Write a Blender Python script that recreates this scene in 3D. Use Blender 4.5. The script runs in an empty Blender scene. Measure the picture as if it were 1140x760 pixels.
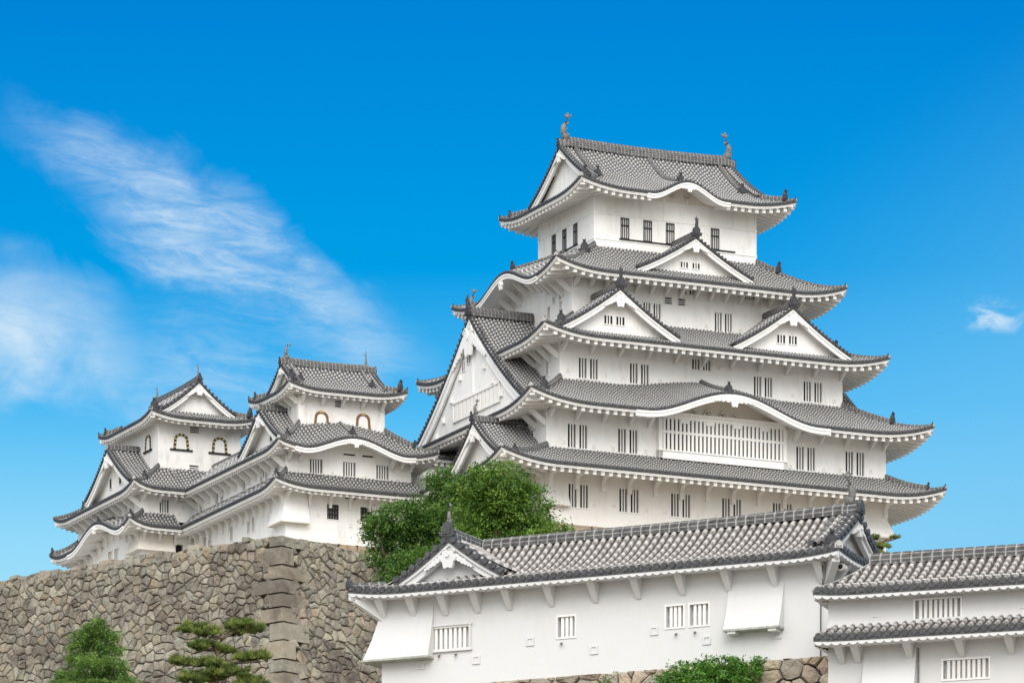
import bpy, math, random
from mathutils import Vector, noise as mnoise
R = math.radians
C = bpy.context.scene.collection
SC = bpy.context.scene
random.seed(7)
PI = math.pi

# ------------------------------------------------------------------ camera
cam_d = bpy.data.cameras.new('camera')
cam = bpy.data.objects.new('camera', cam_d); C.objects.link(cam)
cam.location = (0, 0, 0); cam.rotation_euler = (R(90), 0, 0)
cam_d.sensor_width = 36; cam_d.sensor_fit = 'HORIZONTAL'
cam_d.lens = 36 * 6000 / 1140
cam_d.shift_y = (1747 - 380) / 1140.0
cam_d.clip_start = 1; cam_d.clip_end = 20000
SC.camera = cam
SC.view_settings.view_transform = 'Standard'; SC.view_settings.look = 'None'
SC.view_settings.gamma = 1; SC.view_settings.use_curve_mapping = False
SC.view_settings.exposure = 0.50
SUN_EL, SUN_AZ = 33.0, 178.0       # azimuth clockwise from +Y
SUN_STRENGTH, SUN_ANGLE = 1.3, 35.0
CLOUD_FILL = 1.45

# ------------------------------------------------------------------ world
W = bpy.data.worlds.new('World'); SC.world = W; W.use_nodes = True
wt = W.node_tree; wt.nodes.clear()
def wn(t, **k):
    n = wt.nodes.new(t)
    for a, b in k.items(): setattr(n, a, b)
    return n
def M(op, a, b=None, c=None, clamp=False):
    n = wn('ShaderNodeMath', operation=op, use_clamp=clamp)
    for i, q in enumerate((a, b, c)):
        if q is None: continue
        if isinstance(q, (int, float)): n.inputs[i].default_value = q
        else: wt.links.new(q, n.inputs[i])
    return n.outputs[0]
def SS(x, a, b):
    n = wn('ShaderNodeMapRange', interpolation_type='SMOOTHSTEP')
    wt.links.new(x, n.inputs[0]); n.inputs[1].default_value = a; n.inputs[2].default_value = b
    return n.outputs[0]
def MIX(f, a, b):
    n = wn('ShaderNodeMix', data_type='RGBA')
    for q, i in ((f, 0), (a, 6), (b, 7)):
        if isinstance(q, (int, float)): n.inputs[i].default_value = q
        elif isinstance(q, tuple): n.inputs[i].default_value = (*q, 1)
        else: wt.links.new(q, n.inputs[i])
    return n.outputs[2]
def build_world():
    tc = wn('ShaderNodeTexCoord'); sep = wn('ShaderNodeSeparateXYZ')
    wt.links.new(tc.outputs['Generated'], sep.inputs[0])
    x, y, z = sep.outputs
    ys = M('MAXIMUM', y, 0.02)
    u = M('MULTIPLY', M('DIVIDE', x, ys), 6.0)          # tangent-plane sky directions to the north
    v = M('MULTIPLY', M('DIVIDE', z, ys), 6.0)
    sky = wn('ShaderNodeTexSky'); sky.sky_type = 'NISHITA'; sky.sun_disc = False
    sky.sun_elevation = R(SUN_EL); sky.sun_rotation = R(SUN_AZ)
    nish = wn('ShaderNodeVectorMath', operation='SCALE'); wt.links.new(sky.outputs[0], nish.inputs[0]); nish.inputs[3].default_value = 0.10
    # clear northern sky by elevation
    rp = wn('ShaderNodeValToRGB'); e = rp.color_ramp
    wt.links.new(M('DIVIDE', z, 0.40), rp.inputs[0])
    cols = [(0.0, (.52, .78, .95)), (.44, (.36, .75, .965)), (.469, (.283, .69, .955)), (.50, (.165, .59, .93)), (.528, (.07, .485, .90)), (.586, (.0, .343, .795)), (.69, (.0, .236, .684)), (1.0, (.0, .17, .56))]
    while len(e.elements) < len(cols): e.elements.new(.5)
    for el, (p, c) in zip(e.elements, cols): el.position = p; el.color = (*c, 1)
    # the right hand side of the sky is paler towards the east
    east = SS(M('SUBTRACT', M('MULTIPLY', u, .55), M('MULTIPLY', v, .8)), -1.10, -.55)
    base = MIX(M('MULTIPLY', east, .62), rp.outputs[0], (.19, .57, .90))
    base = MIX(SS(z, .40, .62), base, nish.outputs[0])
    # cirrus: noise stretched into streaks
    def nz(scale, sx, sy, rot, det, rough, dist=0.0, off=0):
        cb = wn('ShaderNodeCombineXYZ')
        ca, sa = math.cos(rot), math.sin(rot)
        a = M('ADD', M('MULTIPLY', u, ca * sx), M('MULTIPLY', v, sa * sx))
        b = M('ADD', M('MULTIPLY', u, -sa * sy), M('MULTIPLY', v, ca * sy))
        wt.links.new(a, cb.inputs[0]); wt.links.new(b, cb.inputs[1]); cb.inputs[2].default_value = off
        n = wn('ShaderNodeTexNoise'); n.inputs['Scale'].default_value = scale
        n.inputs['Detail'].default_value = det; n.inputs['Roughness'].default_value = rough; n.inputs['Distortion'].default_value = dist
        wt.links.new(cb.outputs[0], n.inputs['Vector'])
        return n.outputs[0]
    fine = nz(15, .75, 2.9, -.16, 9, .68, .6)
    mid = nz(7, 1, 1.5, -.5, 6, .6, .6, 3)
    big = nz(3.5, 1, 1.4, -.5, 4, .55, .3, 9)
    wob = M('ADD', M('MULTIPLY', M('SUBTRACT', big, .5), .16), M('MULTIPLY', M('SUBTRACT', mid, .5), .14))
    def blob(cu, cv, rot, la, lb, pw=1.0, wb=1.0):
        ca, sa = math.cos(rot), math.sin(rot)
        du = M('SUBTRACT', u, cu); dv = M('ADD', M('SUBTRACT', v, cv), M('MULTIPLY', wob, wb))
        a = M('DIVIDE', M('ADD', M('MULTIPLY', du, ca), M('MULTIPLY', dv, sa)), la)
        b = M('DIVIDE', M('ADD', M('MULTIPLY', du, -sa), M('MULTIPLY', dv, ca)), lb)
        r = M('SQRT', M('ADD', M('POWER', M('ABSOLUTE', a), 2.6), M('POWER', M('ABSOLUTE', b), 2.0)))
        return SS(M('SUBTRACT', 1.0, r), 0.0, .9 * pw)
    tex = SS(M('ADD', M('MULTIPLY', fine, .8), M('MULTIPLY', mid, .40)), .38, .86)
    tex2 = SS(M('ADD', M('MULTIPLY', fine, .35), M('MULTIPLY', mid, .7)), .34, .8)
    streak = M('MULTIPLY', blob(-.325, 1.462, -.575, .325, .072), M('ADD', .14, M('MULTIPLY', tex, .80)))
    streak_b = M('MULTIPLY', blob(-.25, 1.39, -.45, .17, .055), M('MULTIPLY', tex2, .62))
    bank = M('MULTIPLY', blob(-.56, 1.372, -.12, .20, .10), M('ADD', .38, M('MULTIPLY', tex2, .75)))
    veil = M('MULTIPLY', blob(-.38, 1.34, -.12, .30, .10), M('MULTIPLY', tex, .42))
    wisp = M('MULTIPLY', blob(.538, 1.397, .1, .042, .024, 1.0, .3), M('MULTIPLY', SS(M('ADD', M('MULTIPLY', fine, .3), M('MULTIPLY', nz(26, 1, 1.6, .3, 6, .62, .8, 5), .8)), .42, .74), 1.0))
    tot = streak
    for q in (streak_b, bank, veil, wisp): tot = M('MAXIMUM', tot, q)
    tot = M('MULTIPLY', tot, SS(y, .3, .8))
    base = MIX(M('MULTIPLY', tot, .86), base, (.70, .85, .96))
    dim = wn('ShaderNodeVectorMath', operation='SCALE'); wt.links.new(base, dim.inputs[0]); dim.inputs[3].default_value = 2**-.50; base = dim.outputs[0]
    # unseen bright broken cloud added overhead and behind the camera as soft fill light
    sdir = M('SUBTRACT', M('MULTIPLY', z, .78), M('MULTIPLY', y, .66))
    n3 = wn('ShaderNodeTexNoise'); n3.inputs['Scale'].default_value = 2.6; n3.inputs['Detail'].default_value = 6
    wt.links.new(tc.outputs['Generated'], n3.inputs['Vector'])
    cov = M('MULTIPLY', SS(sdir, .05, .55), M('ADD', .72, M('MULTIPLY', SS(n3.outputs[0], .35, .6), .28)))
    k = CLOUD_FILL
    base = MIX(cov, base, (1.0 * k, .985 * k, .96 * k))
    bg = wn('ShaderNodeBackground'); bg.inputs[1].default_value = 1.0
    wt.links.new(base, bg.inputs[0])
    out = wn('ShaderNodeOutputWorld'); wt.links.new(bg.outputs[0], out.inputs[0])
build_world()
sun_d = bpy.data.lights.new('sun', 'SUN'); sun_d.energy = SUN_STRENGTH; sun_d.angle = R(SUN_ANGLE); sun_d.color = (1, .972, .93)
sun = bpy.data.objects.new('sun', sun_d); C.objects.link(sun)
_d = Vector((math.sin(R(SUN_AZ)) * math.cos(R(SUN_EL)), math.cos(R(SUN_AZ)) * math.cos(R(SUN_EL)), math.sin(R(SUN_EL))))
sun.rotation_euler = _d.to_track_quat('Z', 'Y').to_euler(); sun.location = (0, 0, 200)

# ------------------------------------------------------------------ materials
MATS = {}
class NT:
    def __init__(s, name, rough=.85, spec=.3):
        m = bpy.data.materials.new(name); m.use_nodes = True; s.m = m; s.t = m.node_tree; s.n = s.t.nodes
        s.b = s.n['Principled BSDF']; s.b.inputs['Roughness'].default_value = rough
        s.b.inputs['Specular IOR Level'].default_value = spec
        MATS[name] = m
    def node(s, t, **k):
        n = s.n.new(t)
        for a, b in k.items(): setattr(n, a, b)
        return n
    def link(s, a, b): s.t.links.new(a, b)
    def noise(s, scale, det=4, rough=.55, co='Object', sv=None, dist=0):
        tc = s.node('ShaderNodeTexCoord'); n = s.node('ShaderNodeTexNoise')
        n.inputs['Scale'].default_value = scale; n.inputs['Detail'].default_value = det; n.inputs['Roughness'].default_value = rough
        n.inputs['Distortion'].default_value = dist
        if sv:
            mp = s.node('ShaderNodeMapping'); mp.inputs['Scale'].default_value = sv
            s.link(tc.outputs[co], mp.inputs[0]); s.link(mp.outputs[0], n.inputs['Vector'])
        else: s.link(tc.outputs[co], n.inputs['Vector'])
        return n.outputs[0]
    def rng(s, x, a, b, c=0., d=1.):
        n = s.node('ShaderNodeMapRange'); s.link(x, n.inputs[0])
        for i, q in enumerate((a, b, c, d)): n.inputs[i + 1].default_value = q
        return n.outputs[0]
    def math(s, op, a, b=None):
        n = s.node('ShaderNodeMath', operation=op)
        for i, q in enumerate((a, b)):
            if q is None: continue
            if isinstance(q, (int, float)): n.inputs[i].default_value = q
            else: s.link(q, n.inputs[i])
        return n.outputs[0]
    def mix(s, f, a, b, blend='MIX'):
        n = s.node('ShaderNodeMix', data_type='RGBA', blend_type=blend)
        for q, i in ((f, 0), (a, 6), (b, 7)):
            if isinstance(q, (int, float)): n.inputs[i].default_value = q
            elif isinstance(q, tuple): n.inputs[i].default_value = (*q, 1)
            else: s.link(q, n.inputs[i])
        return n.outputs[2]
    def col(s, c):
        if isinstance(c, tuple): s.b.inputs['Base Color'].default_value = (*c, 1)
        else: s.link(c, s.b.inputs['Base Color'])
    def bump(s, h, strength, dist):
        n = s.node('ShaderNodeBump'); n.inputs['Strength'].default_value = strength; n.inputs['Distance'].default_value = dist
        s.link(h, n.inputs['Height']); s.link(n.outputs[0], s.b.inputs['Normal'])
def plaster(name, c, dirt, dc, amt):
    t = NT(name, .9, .2)
    n1 = t.noise(.35, 5, .6); n2 = t.noise(1.2, 6, .65, sv=(1.6, 1.6, .4)); n3 = t.noise(9, 3)
    f = t.math('MULTIPLY', t.rng(n1, .40, .70), t.rng(n2, .42, .72))
    cc = t.mix(t.math('MULTIPLY', f, amt), c, dc)
    cc = t.mix(t.rng(n3, .3, .7, 0, .07), cc, tuple(q * .82 for q in c))
    t.col(cc); t.bump(n3, .25, .02)
plaster('plaster', (.82, .81, .79), 0, (.58, .56, .53), .75)
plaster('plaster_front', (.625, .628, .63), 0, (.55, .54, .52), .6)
plaster('plaster_beige', (.72, .675, .61), 0, (.52, .47, .41), .7)  # duller, browner copy of the white plaster
plaster('plaster_bounce', (.80, .775, .74), 0, (.60, .56, .50), .6)  # lowest keep storey: warm tint stands in for light bounced off the stones
plaster('plaster_stained', (.79, .775, .75), 0, (.30, .29, .28), .9)
def tiles(name, dark, joint, per, duty, jmix, bare=.0, ph_=.8):
    t = NT(name, .62, .35)
    uv = t.node('ShaderNodeUVMap'); sp = t.node('ShaderNodeSeparateXYZ'); t.link(uv.outputs[0], sp.inputs[0])
    wn_ = t.node('ShaderNodeTexWhiteNoise', noise_dimensions='1D'); t.link(t.math('FLOOR', sp.outputs[0]), wn_.inputs['W'])
    ph = t.math('ADD', t.math('DIVIDE', sp.outputs[1], per), t.math('MULTIPLY', wn_.outputs[0], ph_))
    fr = t.math('FRACT', ph)
    band = t.math('MULTIPLY', t.rng(fr, 0, .10), t.rng(fr, duty, duty + .10, 1, 0))
    nn = t.noise(2.2, 5, .65); n2 = t.noise(11, 3)
    bf = t.math('MULTIPLY', band, t.math('MULTIPLY', t.rng(nn, .28, .5, .55, 1), jmix))
    base = t.mix(t.rng(n2, .3, .7), tuple(q * .7 for q in dark), tuple(q * 1.45 for q in dark))
    base = t.mix(t.rng(nn, .5, .75, 0, .5), base, (.20, .185, .165))
    if bare: bf = t.math('MULTIPLY', bf, t.rng(sp.outputs[1], bare, bare+.25, .12, 1))
    j = t.mix(t.rng(n2, .35, .7), joint, tuple(q * .68 for q in joint))
    t.col(t.mix(bf, base, j)); t.bump(band, .15, .02)
tiles('tile_cover', (.115, .114, .113), (.54, .535, .53), .36, .40, .9, .55)
tiles('tile_cover_near', (.165, .152, .143), (.50, .485, .47), .33, .50, .95, .42, .12)
tiles('tile_flat', (.03, .028, .027), (.34, .33, .32), .36, .14, .5)
tiles('tile_flat_near', (.035, .027, .023), (.16, .14, .125), .33, .12, .5, 0, .12)
def simple(name, c, rough=.7, var=.3, sc=4, spec=.3, metal=0):
    t = NT(name, rough, spec); n = t.noise(sc, 5, .6)
    t.col(t.mix(t.rng(n, .3, .7), tuple(q * (1 - var) for q in c), tuple(min(1, q * (1 + var)) for q in c)))
    t.b.inputs['Metallic'].default_value = metal
simple('tile_end', (.055, .056, .06), .55, .6, 7)
simple('tile_end_near', (.06, .062, .067), .5, .6, 9)
simple('ornament_tile', (.045, .046, .052), .55, .4, 6)
simple('ornament_grey', (.16, .155, .15), .6, .5, 6)
simple('dark_opening', (.012, .012, .013), .9, .2)
simple('grey_opening', (.42, .41, .40), .9, .15)
simple('pale_recess', (.70, .69, .675), .9, .1)
simple('black_lacquer', (.015, .014, .014), .45, .2)
simple('brown_wood', (.19, .10, .055), .7, .3, 8)
simple('gold', (.50, .40, .13), .45, .2, 5, .5)
simple('lens_dark', (.02, .02, .022), .3, .1)
simple('camera_white', (.62, .60, .55), .5, .1)
simple('bark', (.10, .075, .055), .9, .4, 6)
simple('moss_lip', (.36, .38, .33), .8, .3, 5)
simple('cable_black', (.03, .03, .03), .6, .2)
simple('ground', (.23, .205, .165), .95, .4, .15)
simple('terrace_gravel', (.33, .31, .27), .95, .2, .6)
simple('white_cloth', (.82, .82, .80), .8, .05)
# ridge: stacked tiles with white joints
def ridge_mat(name, per, a):
    t = NT(name, .65, .3)
    uv = t.node('ShaderNodeUVMap'); sp = t.node('ShaderNodeSeparateXYZ'); t.link(uv.outputs[0], sp.inputs[0])
    fu = t.math('FRACT', t.math('DIVIDE', sp.outputs[0], per)); fv = t.math('FRACT', t.math('DIVIDE', sp.outputs[1], .17))
    n = t.noise(5, 4, .6)
    l1 = t.rng(fu, .0, .20, 1, 0); l2 = t.rng(fv, .0, .26, 1, 0)
    l = t.math('MULTIPLY', t.math('MAXIMUM', l1, t.math('MULTIPLY', l2, .8)), t.rng(n, .3, .55, .35, a))
    t.col(t.mix(l, t.mix(t.rng(n, .35, .65), (.045, .045, .047), (.10, .10, .10)), (.50, .49, .47)))
ridge_mat('ridge_tile', .30, .8); ridge_mat('ridge_tile_near', .36, .85)
def stone_mat(name, pal, lich):
    t = NT(name, .95, .15)
    at = t.node('ShaderNodeAttribute', attribute_name='Col')
    n1 = t.noise(1.3, 8, .72); n2 = t.noise(4.5, 8, .75, dist=.6); n3 = t.noise(.22, 6, .62, dist=.8); n5 = t.noise(2.6, 6, .7)
    c = t.mix(t.rng(n1, .40, .64, 0, .8 if lich > .5 else .4), at.outputs[0], (.335, .32, .265) if lich > .5 else (.34, .30, .24))
    c = t.mix(t.rng(n5, .54, .70, 0, .55), c, (.36, .345, .28))
    c = t.mix(t.rng(n2, .54, .70, 0, .55 if lich > .5 else .22), c, (.12, .108, .09))
    c = t.mix(t.math('MULTIPLY', t.rng(n3, .47, .62), lich*.85), c, (.085, .066, .058))
    n4 = t.noise(16, 4, .7)
    c = t.mix(t.rng(n4, .55, .72, 0, .6), c, (.42, .41, .36))
    t.col(c); t.bump(t.math('ADD', n2, t.math('MULTIPLY', n4, .6)), .9, .12)
stone_mat('stone', 0, .8); stone_mat('stone_tan', 0, .1)
simple('stone_gap', (.035, .03, .024), .95, .3)
def leaf_mat(name, a, b, tr=.25):
    t = NT(name, .55, .3)
    at = t.node('ShaderNodeAttribute', attribute_name='Col'); sp = t.node('ShaderNodeSeparateColor'); t.link(at.outputs[0], sp.inputs[0])
    t.col(t.mix(sp.outputs[0], a, b))
    tl = t.node('ShaderNodeBsdfTranslucent'); t.link(t.mix(sp.outputs[0], tuple(q * 1.2 for q in a), tuple(q * 1.3 for q in b)), tl.inputs[0])
    ms = t.node('ShaderNodeMixShader'); ms.inputs[0].default_value = tr
    t.link(t.b.outputs[0], ms.inputs[1]); t.link(tl.outputs[0], ms.inputs[2])
    t.link(ms.outputs[0], t.n['Material Output'].inputs[0])
leaf_mat('leaf_broad', (.032, .10, .016), (.21, .34, .05))
leaf_mat('leaf_dark', (.026, .085, .016), (.15, .27, .045))
leaf_mat('leaf_pine', (.045, .085, .018), (.22, .27, .06), .15)
leaf_mat('leaf_conifer', (.04, .105, .02), (.20, .33, .06), .15)
leaf_mat('leaf_shrub', (.045, .13, .02), (.15, .33, .05))

# ------------------------------------------------------------------ mesh builder
def sub(a, b): return (a[0]-b[0], a[1]-b[1], a[2]-b[2])
def add(a, b): return (a[0]+b[0], a[1]+b[1], a[2]+b[2])
def mul(a, k): return (a[0]*k, a[1]*k, a[2]*k)
def cross(a, b): return (a[1]*b[2]-a[2]*b[1], a[2]*b[0]-a[0]*b[2], a[0]*b[1]-a[1]*b[0])
def nrm(a):
    l = math.sqrt(a[0]**2+a[1]**2+a[2]**2) or 1.
    return (a[0]/l, a[1]/l, a[2]/l)
class MB:
    def __init__(s): s.v = []; s.f = []; s.m = []; s.uv = []; s.c = []; s.hascol = False
    def add(s, vs, fs, mi=0, uvs=None, col=None):
        o = len(s.v); s.v += vs
        s.uv += uvs if uvs else [(0., 0.)] * len(vs)
        if col: s.hascol = True
        s.c += [col or (1, 1, 1)] * len(vs)
        for f in fs: s.f.append(tuple(i + o for i in f)); s.m.append(mi)
    def box(s, x0, x1, y0, y1, z0, z1, mi=0):
        s.add([(x0,y0,z0),(x1,y0,z0),(x1,y1,z0),(x0,y1,z0),(x0,y0,z1),(x1,y0,z1),(x1,y1,z1),(x0,y1,z1)],
              [(0,3,2,1),(4,5,6,7),(0,1,5,4),(1,2,6,5),(2,3,7,6),(3,0,4,7)], mi)
    def beam(s, p, q, w, h, mi=0, up=(0,0,1), uvs=False):
        d = nrm(sub(q, p)); sd = nrm(cross(d, up)); u = cross(sd, d)
        vs = []; uv = []; L = math.dist(p, q)
        for P, l in ((p, 0), (q, L)):
            for a, b in ((-1,-1),(1,-1),(1,1),(-1,1)):
                vs.append(add(P, add(mul(sd, a*w/2), mul(u, b*h/2)))); uv.append((l, b*h/2))
        s.add(vs, [(0,1,2,3),(7,6,5,4),(0,4,5,1),(1,5,6,2),(2,6,7,3),(3,7,4,0)], mi, uv)
    def tube(s, path, rad, n=8, mi=0, cap=True, flat=1.0):
        rings = []
        for i, p in enumerate(path):
            a = path[max(i-1, 0)]; b = path[min(i+1, len(path)-1)]
            d = nrm(sub(b, a)); ref = (0,0,1) if abs(d[2]) < .9 else (1,0,0)
            sd = nrm(cross(d, ref)); u = cross(sd, d)
            r = rad[i] if isinstance(rad, (list, tuple)) else rad
            rings.append([add(p, add(mul(sd, r*math.cos(2*PI*k/n)*flat), mul(u, r*math.sin(2*PI*k/n)))) for k in range(n)])
        vs = [q for r in rings for q in r]; fs = []
        for i in range(len(path)-1):
            for k in range(n): fs.append((i*n+k, i*n+(k+1) % n, (i+1)*n+(k+1) % n, (i+1)*n+k))
        if cap: fs += [tuple(range(n-1, -1, -1)), tuple((len(path)-1)*n+k for k in range(n))]
        s.add(vs, fs, mi)
    def prism(s, poly, T, d0, d1, mi=0):
        n = len(poly); vs = [T(u, d0, z) for u, z in poly] + [T(u, d1, z) for u, z in poly]
        s.add(vs, [tuple(range(n)), tuple(range(2*n-1, n-1, -1))] + [(i, i+n, (i+1) % n+n, (i+1) % n) for i in range(n)], mi)
    def strip(s, A, B, mi=0, ua=None, ub=None):
        n = len(A); s.add(list(A)+list(B), [(i, i+1, n+i+1, n+i) for i in range(n-1)], mi, (ua+ub) if ua else None)
    def build(s, name, mats, parent=None, zoff=0., smooth=False, warp=None):
        me = bpy.data.meshes.new(name)
        vs = [(a, b, c-zoff) for a, b, c in s.v]
        me.from_pydata(vs, [], s.f)
        for m in (mats if isinstance(mats, (list, tuple)) else [mats]): me.materials.append(MATS[m])
        me.polygons.foreach_set('material_index', s.m)
        ul = me.uv_layers.new(name='UVMap'); li = [0]*len(me.loops); me.loops.foreach_get('vertex_index', li)
        flat = []
        for i in li: flat += s.uv[i]
        ul.data.foreach_set('uv', flat)
        if s.hascol:
            ca = me.color_attributes.new('Col', 'FLOAT_COLOR', 'POINT'); fl = []
            for c in s.c: fl += [c[0], c[1], c[2], 1.]
            ca.data.foreach_set('color', fl)
        if smooth: me.polygons.foreach_set('use_smooth', [True]*len(me.polygons))
        me.update()
        return link(name, me, parent)
def link(name, me, parent=None, loc=None, rz=0.):
    o = bpy.data.objects.new(name, me); C.objects.link(o)
    if parent: o.parent = parent
    if loc: o.location = loc
    if rz: o.rotation_euler = (0, 0, rz)
    return o
def tag(o, label=None, cat=None, group=None, kind=None):
    for k, q in (('label', label), ('category', cat), ('group', group), ('kind', kind)):
        if q: o[k] = q
    return o
ZB = {}
def thing(name, label, cat, loc, rot, group=None):
    o = bpy.data.objects.new(name, None); C.objects.link(o); o.empty_display_size = .5
    o.location = loc; o.rotation_euler = (0, 0, rot); ZB[o.name] = loc[2]
    return tag(o, label, cat, group)
def zof(o):
    while o.parent: o = o.parent
    return ZB.get(o.name, 0.)
def B(mb, name, mats, parent, smooth=False): return mb.build(name, mats, parent, zof(parent), smooth)

# ------------------------------------------------------------------ castle roofs
SIDES = 'SENW'
NB = {'S': ('W', 'E'), 'E': ('S', 'N'), 'N': ('E', 'W'), 'W': ('N', 'S')}
class Roof:
    """A hipped skirt round a storey, or a hip-and-gable top roof (gab = axis of the ridge)."""
    def __init__(s, x0, x1, y0, y1, run, ze, zt, alpha=.8, lift=.8, ll=5., bump=None, gab=None, inset=2., liftc=None, p=.31, r=.092):
        s.x0, s.x1, s.y0, s.y1 = x0, x1, y0, y1; s.ze, s.H, s.al, s.lf, s.ll = ze, zt-ze, alpha, lift, ll
        s.bump = bump or {}; s.gab = gab; s.g = inset; s.p = p; s.r = r; s.liftc = liftc or {}; s.rng = {}; s.capk = 1.3 if r < .1 else 1.12
        if gab == 'x': b = (y1-y0)/2; s.run = dict(S=b, N=b, W=b, E=b)
        elif gab == 'y': b = (x1-x0)/2; s.run = dict(S=b, N=b, W=b, E=b)
        else: s.run = run
        s.L = dict(S=x1-x0, N=x1-x0, E=y1-y0, W=y1-y0)
    def pt(s, sd, a, o, z):
        if sd == 'S': return (s.x0+a, s.y0+o, z)
        if sd == 'N': return (s.x1-a, s.y1-o, z)
        if sd == 'E': return (s.x1-o, s.y0+a, z)
        return (s.x0+o, s.y1-a, z)
    def omax(s, sd, a):
        L = s.L[sd]; Rn = s.run[sd]
        if s.gab:
            b = min(a, L-a); isg = (sd in 'WE') == (s.gab == 'x')
            if isg: return min(s.g, b)
            return b if b < s.g - 1e-6 else Rn
        l, r = NB[sd]
        return Rn*max(0., min(1., a/max(s.run[l], .01), (L-a)/max(s.run[r], .01)))
    def ez(s, sd, a):
        L = s.L[sd]; l, r = NB[sd]; z = 0.
        for dist, cn in ((a, sd+'0'), (L-a, sd+'1')):
            k = s.liftc.get(cn, 1.)
            z += s.lf*k*max(0., 1-dist/min(s.ll, L*.5))**2.2
        return z
    def bz(s, sd, a):
        z = 0.
        for c, hw, h in s.bump.get(sd, []):
            u = abs(a-c)/hw
            if u < 1: z += h*(.5+.5*math.cos(PI*u))
        return z
    def z(s, sd, a, o):
        t = min(1., o/s.run[sd]); pr = s.al*t+(1-s.al)*t*t
        return s.ze+s.H*pr+s.ez(sd, a)*(1-t)**1.5+s.bz(sd, a)*(1-.62*t if not s.gab else max(0, 1-1.7*t)**1.0)
    def tiles(s, mb, sides='SENW', mats=(0, 1, 2)):
        for sd in sides:
            L = s.L[sd]; n = max(4, int(round(L/s.p))); w = L/n
            # flat tiles
            for i in range(n):
                a0, a1 = i*w, (i+1)*w
                am = (a0+a1)/2
                if sd in s.rng and not s.rng[sd][0] <= am <= s.rng[sd][1]: continue
                if s.gab and not ((sd in 'WE') == (s.gab == 'x')):
                    o0, o1 = s.omax(sd, a0), s.omax(sd, a1)
                    if (min(a0, L-a0) < s.g-1e-6) != (min(a1, L-a1) < s.g-1e-6): o0 = o1 = min(s.omax(sd, am), s.g) if min(am, L-am) < s.g else s.run[sd]
                else: o0, o1 = s.omax(sd, a0), s.omax(sd, a1)
                k = max(2, int(max(o0, o1)/.8)+1)
                A = [s.pt(sd, a0, o0*j/k, s.z(sd, a0, o0*j/k)) for j in range(k+1)]
                Bp = [s.pt(sd, a1, o1*j/k, s.z(sd, a1, o1*j/k)) for j in range(k+1)]
                mb.strip(A, Bp, mats[1], [(i+.5, o0*j/k) for j in range(k+1)], [(i+.5, o1*j/k) for j in range(k+1)])
            # round cover tiles
            for i in range(n):
                a = (i+.5)*w; om = s.omax(sd, a)-.02
                if om < .12 or (sd in s.rng and not s.rng[sd][0] <= a <= s.rng[sd][1]): continue
                k = max(2, int(om/.7)+1); rings = []; uvs = []
                for j in range(k+1):
                    o = -.05+(om+.05)*j/k; zz = s.z(sd, a, max(0, o))
                    e = .01; sl = (s.z(sd, a+e, max(0, o))-s.z(sd, a-e, max(0, o)))/(2*e)
                    for q in range(5):
                        th = PI*q/4; cs = math.cos(th)*s.r
                        rings.append(s.pt(sd, a-cs, o, zz-cs*sl+math.sin(th)*s.r*1.15+.005)); uvs.append((i+.5, o+.3))
                fs = [(j*5+q, j*5+q+1, (j+1)*5+q+1, (j+1)*5+q) for j in range(k) for q in range(4)]
                mb.add(rings, fs, mats[0], uvs)
                # eave end disc
                zz = s.z(sd, a, 0)+.025; rr = s.r*s.capk; m = 8
                ring = [s.pt(sd, a+rr*math.cos(2*PI*q/m), -.065, zz+rr*math.sin(2*PI*q/m)) for q in range(m)]
                ring2 = [s.pt(sd, a+rr*math.cos(2*PI*q/m), .03, zz+rr*math.sin(2*PI*q/m)) for q in range(m)]
                mb.add(ring+ring2, [tuple(range(m))]+[(q, (q+1) % m, m+(q+1) % m, m+q) for q in range(m)], mats[2])
            N = max(8, int(L/.5)); q0, q1 = s.rng.get(sd, (0, L)); P = [max(0, q0)+(min(L, q1)-max(0, q0))*j/N for j in range(N+1)]
            A = [s.pt(sd, q, -.03, s.z(sd, q, 0)+.01) for q in P]
            Bp = [s.pt(sd, q, -.03, s.z(sd, q, 0)-.15) for q in P]
            mb.strip(A, Bp, mats[2])
    def under(s, sd, a, o):
        ov = 2.5; t = min(1., o/ov)
        return s.ze-.40+s.ez(sd, a)*(1-.75*t)+s.bz(sd, a)+.22*o
    def eaves(s, mb, oh, sides='SENW', rs=.62, rw=.27, rh=.26, style='dentil', fh=.18):
        """white fascia, rafters and soffit; oh = overhang to the wall per side"""
        for sd in sides:
            L = s.L[sd]; N = max(10, int(L/.4)); ovr = oh[sd]; l, r = NB[sd]
            P = [L*j/N for j in range(N+1)]
            def line(o, dz): return [s.pt(sd, min(max(a, o), L-o), o, s.ez(sd, a)+s.bz(sd, a)+s.ze+dz) for a in P]
            mb.strip(line(.0, -.12), line(.0, -.12-fh*.45)); mb.strip(line(.0, -.12-fh*.45), line(.07, -.12-fh*.45))
            mb.strip(line(.07, -.12-fh*.45), line(.07, -.12-fh)); mb.strip(line(.07, -.12-fh), line(.22, -.12-fh))
            def om(a): return ovr*max(0, min(1, a/max(oh[l], .01), (L-a)/max(oh[r], .01)))
            K = 4
            for j in range(N):
                a0, a1 = P[j], P[j+1]; q0, q1 = om(a0)+.05, om(a1)+.05
                A = [s.pt(sd, a0, q0*t/K, s.under(sd, a0, q0*t/K)) for t in range(K+1)]
                Bp = [s.pt(sd, a1, q1*t/K, s.under(sd, a1, q1*t/K)) for t in range(K+1)]
                mb.strip(A, Bp)
            n = int(L/rs); w = L/n
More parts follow.
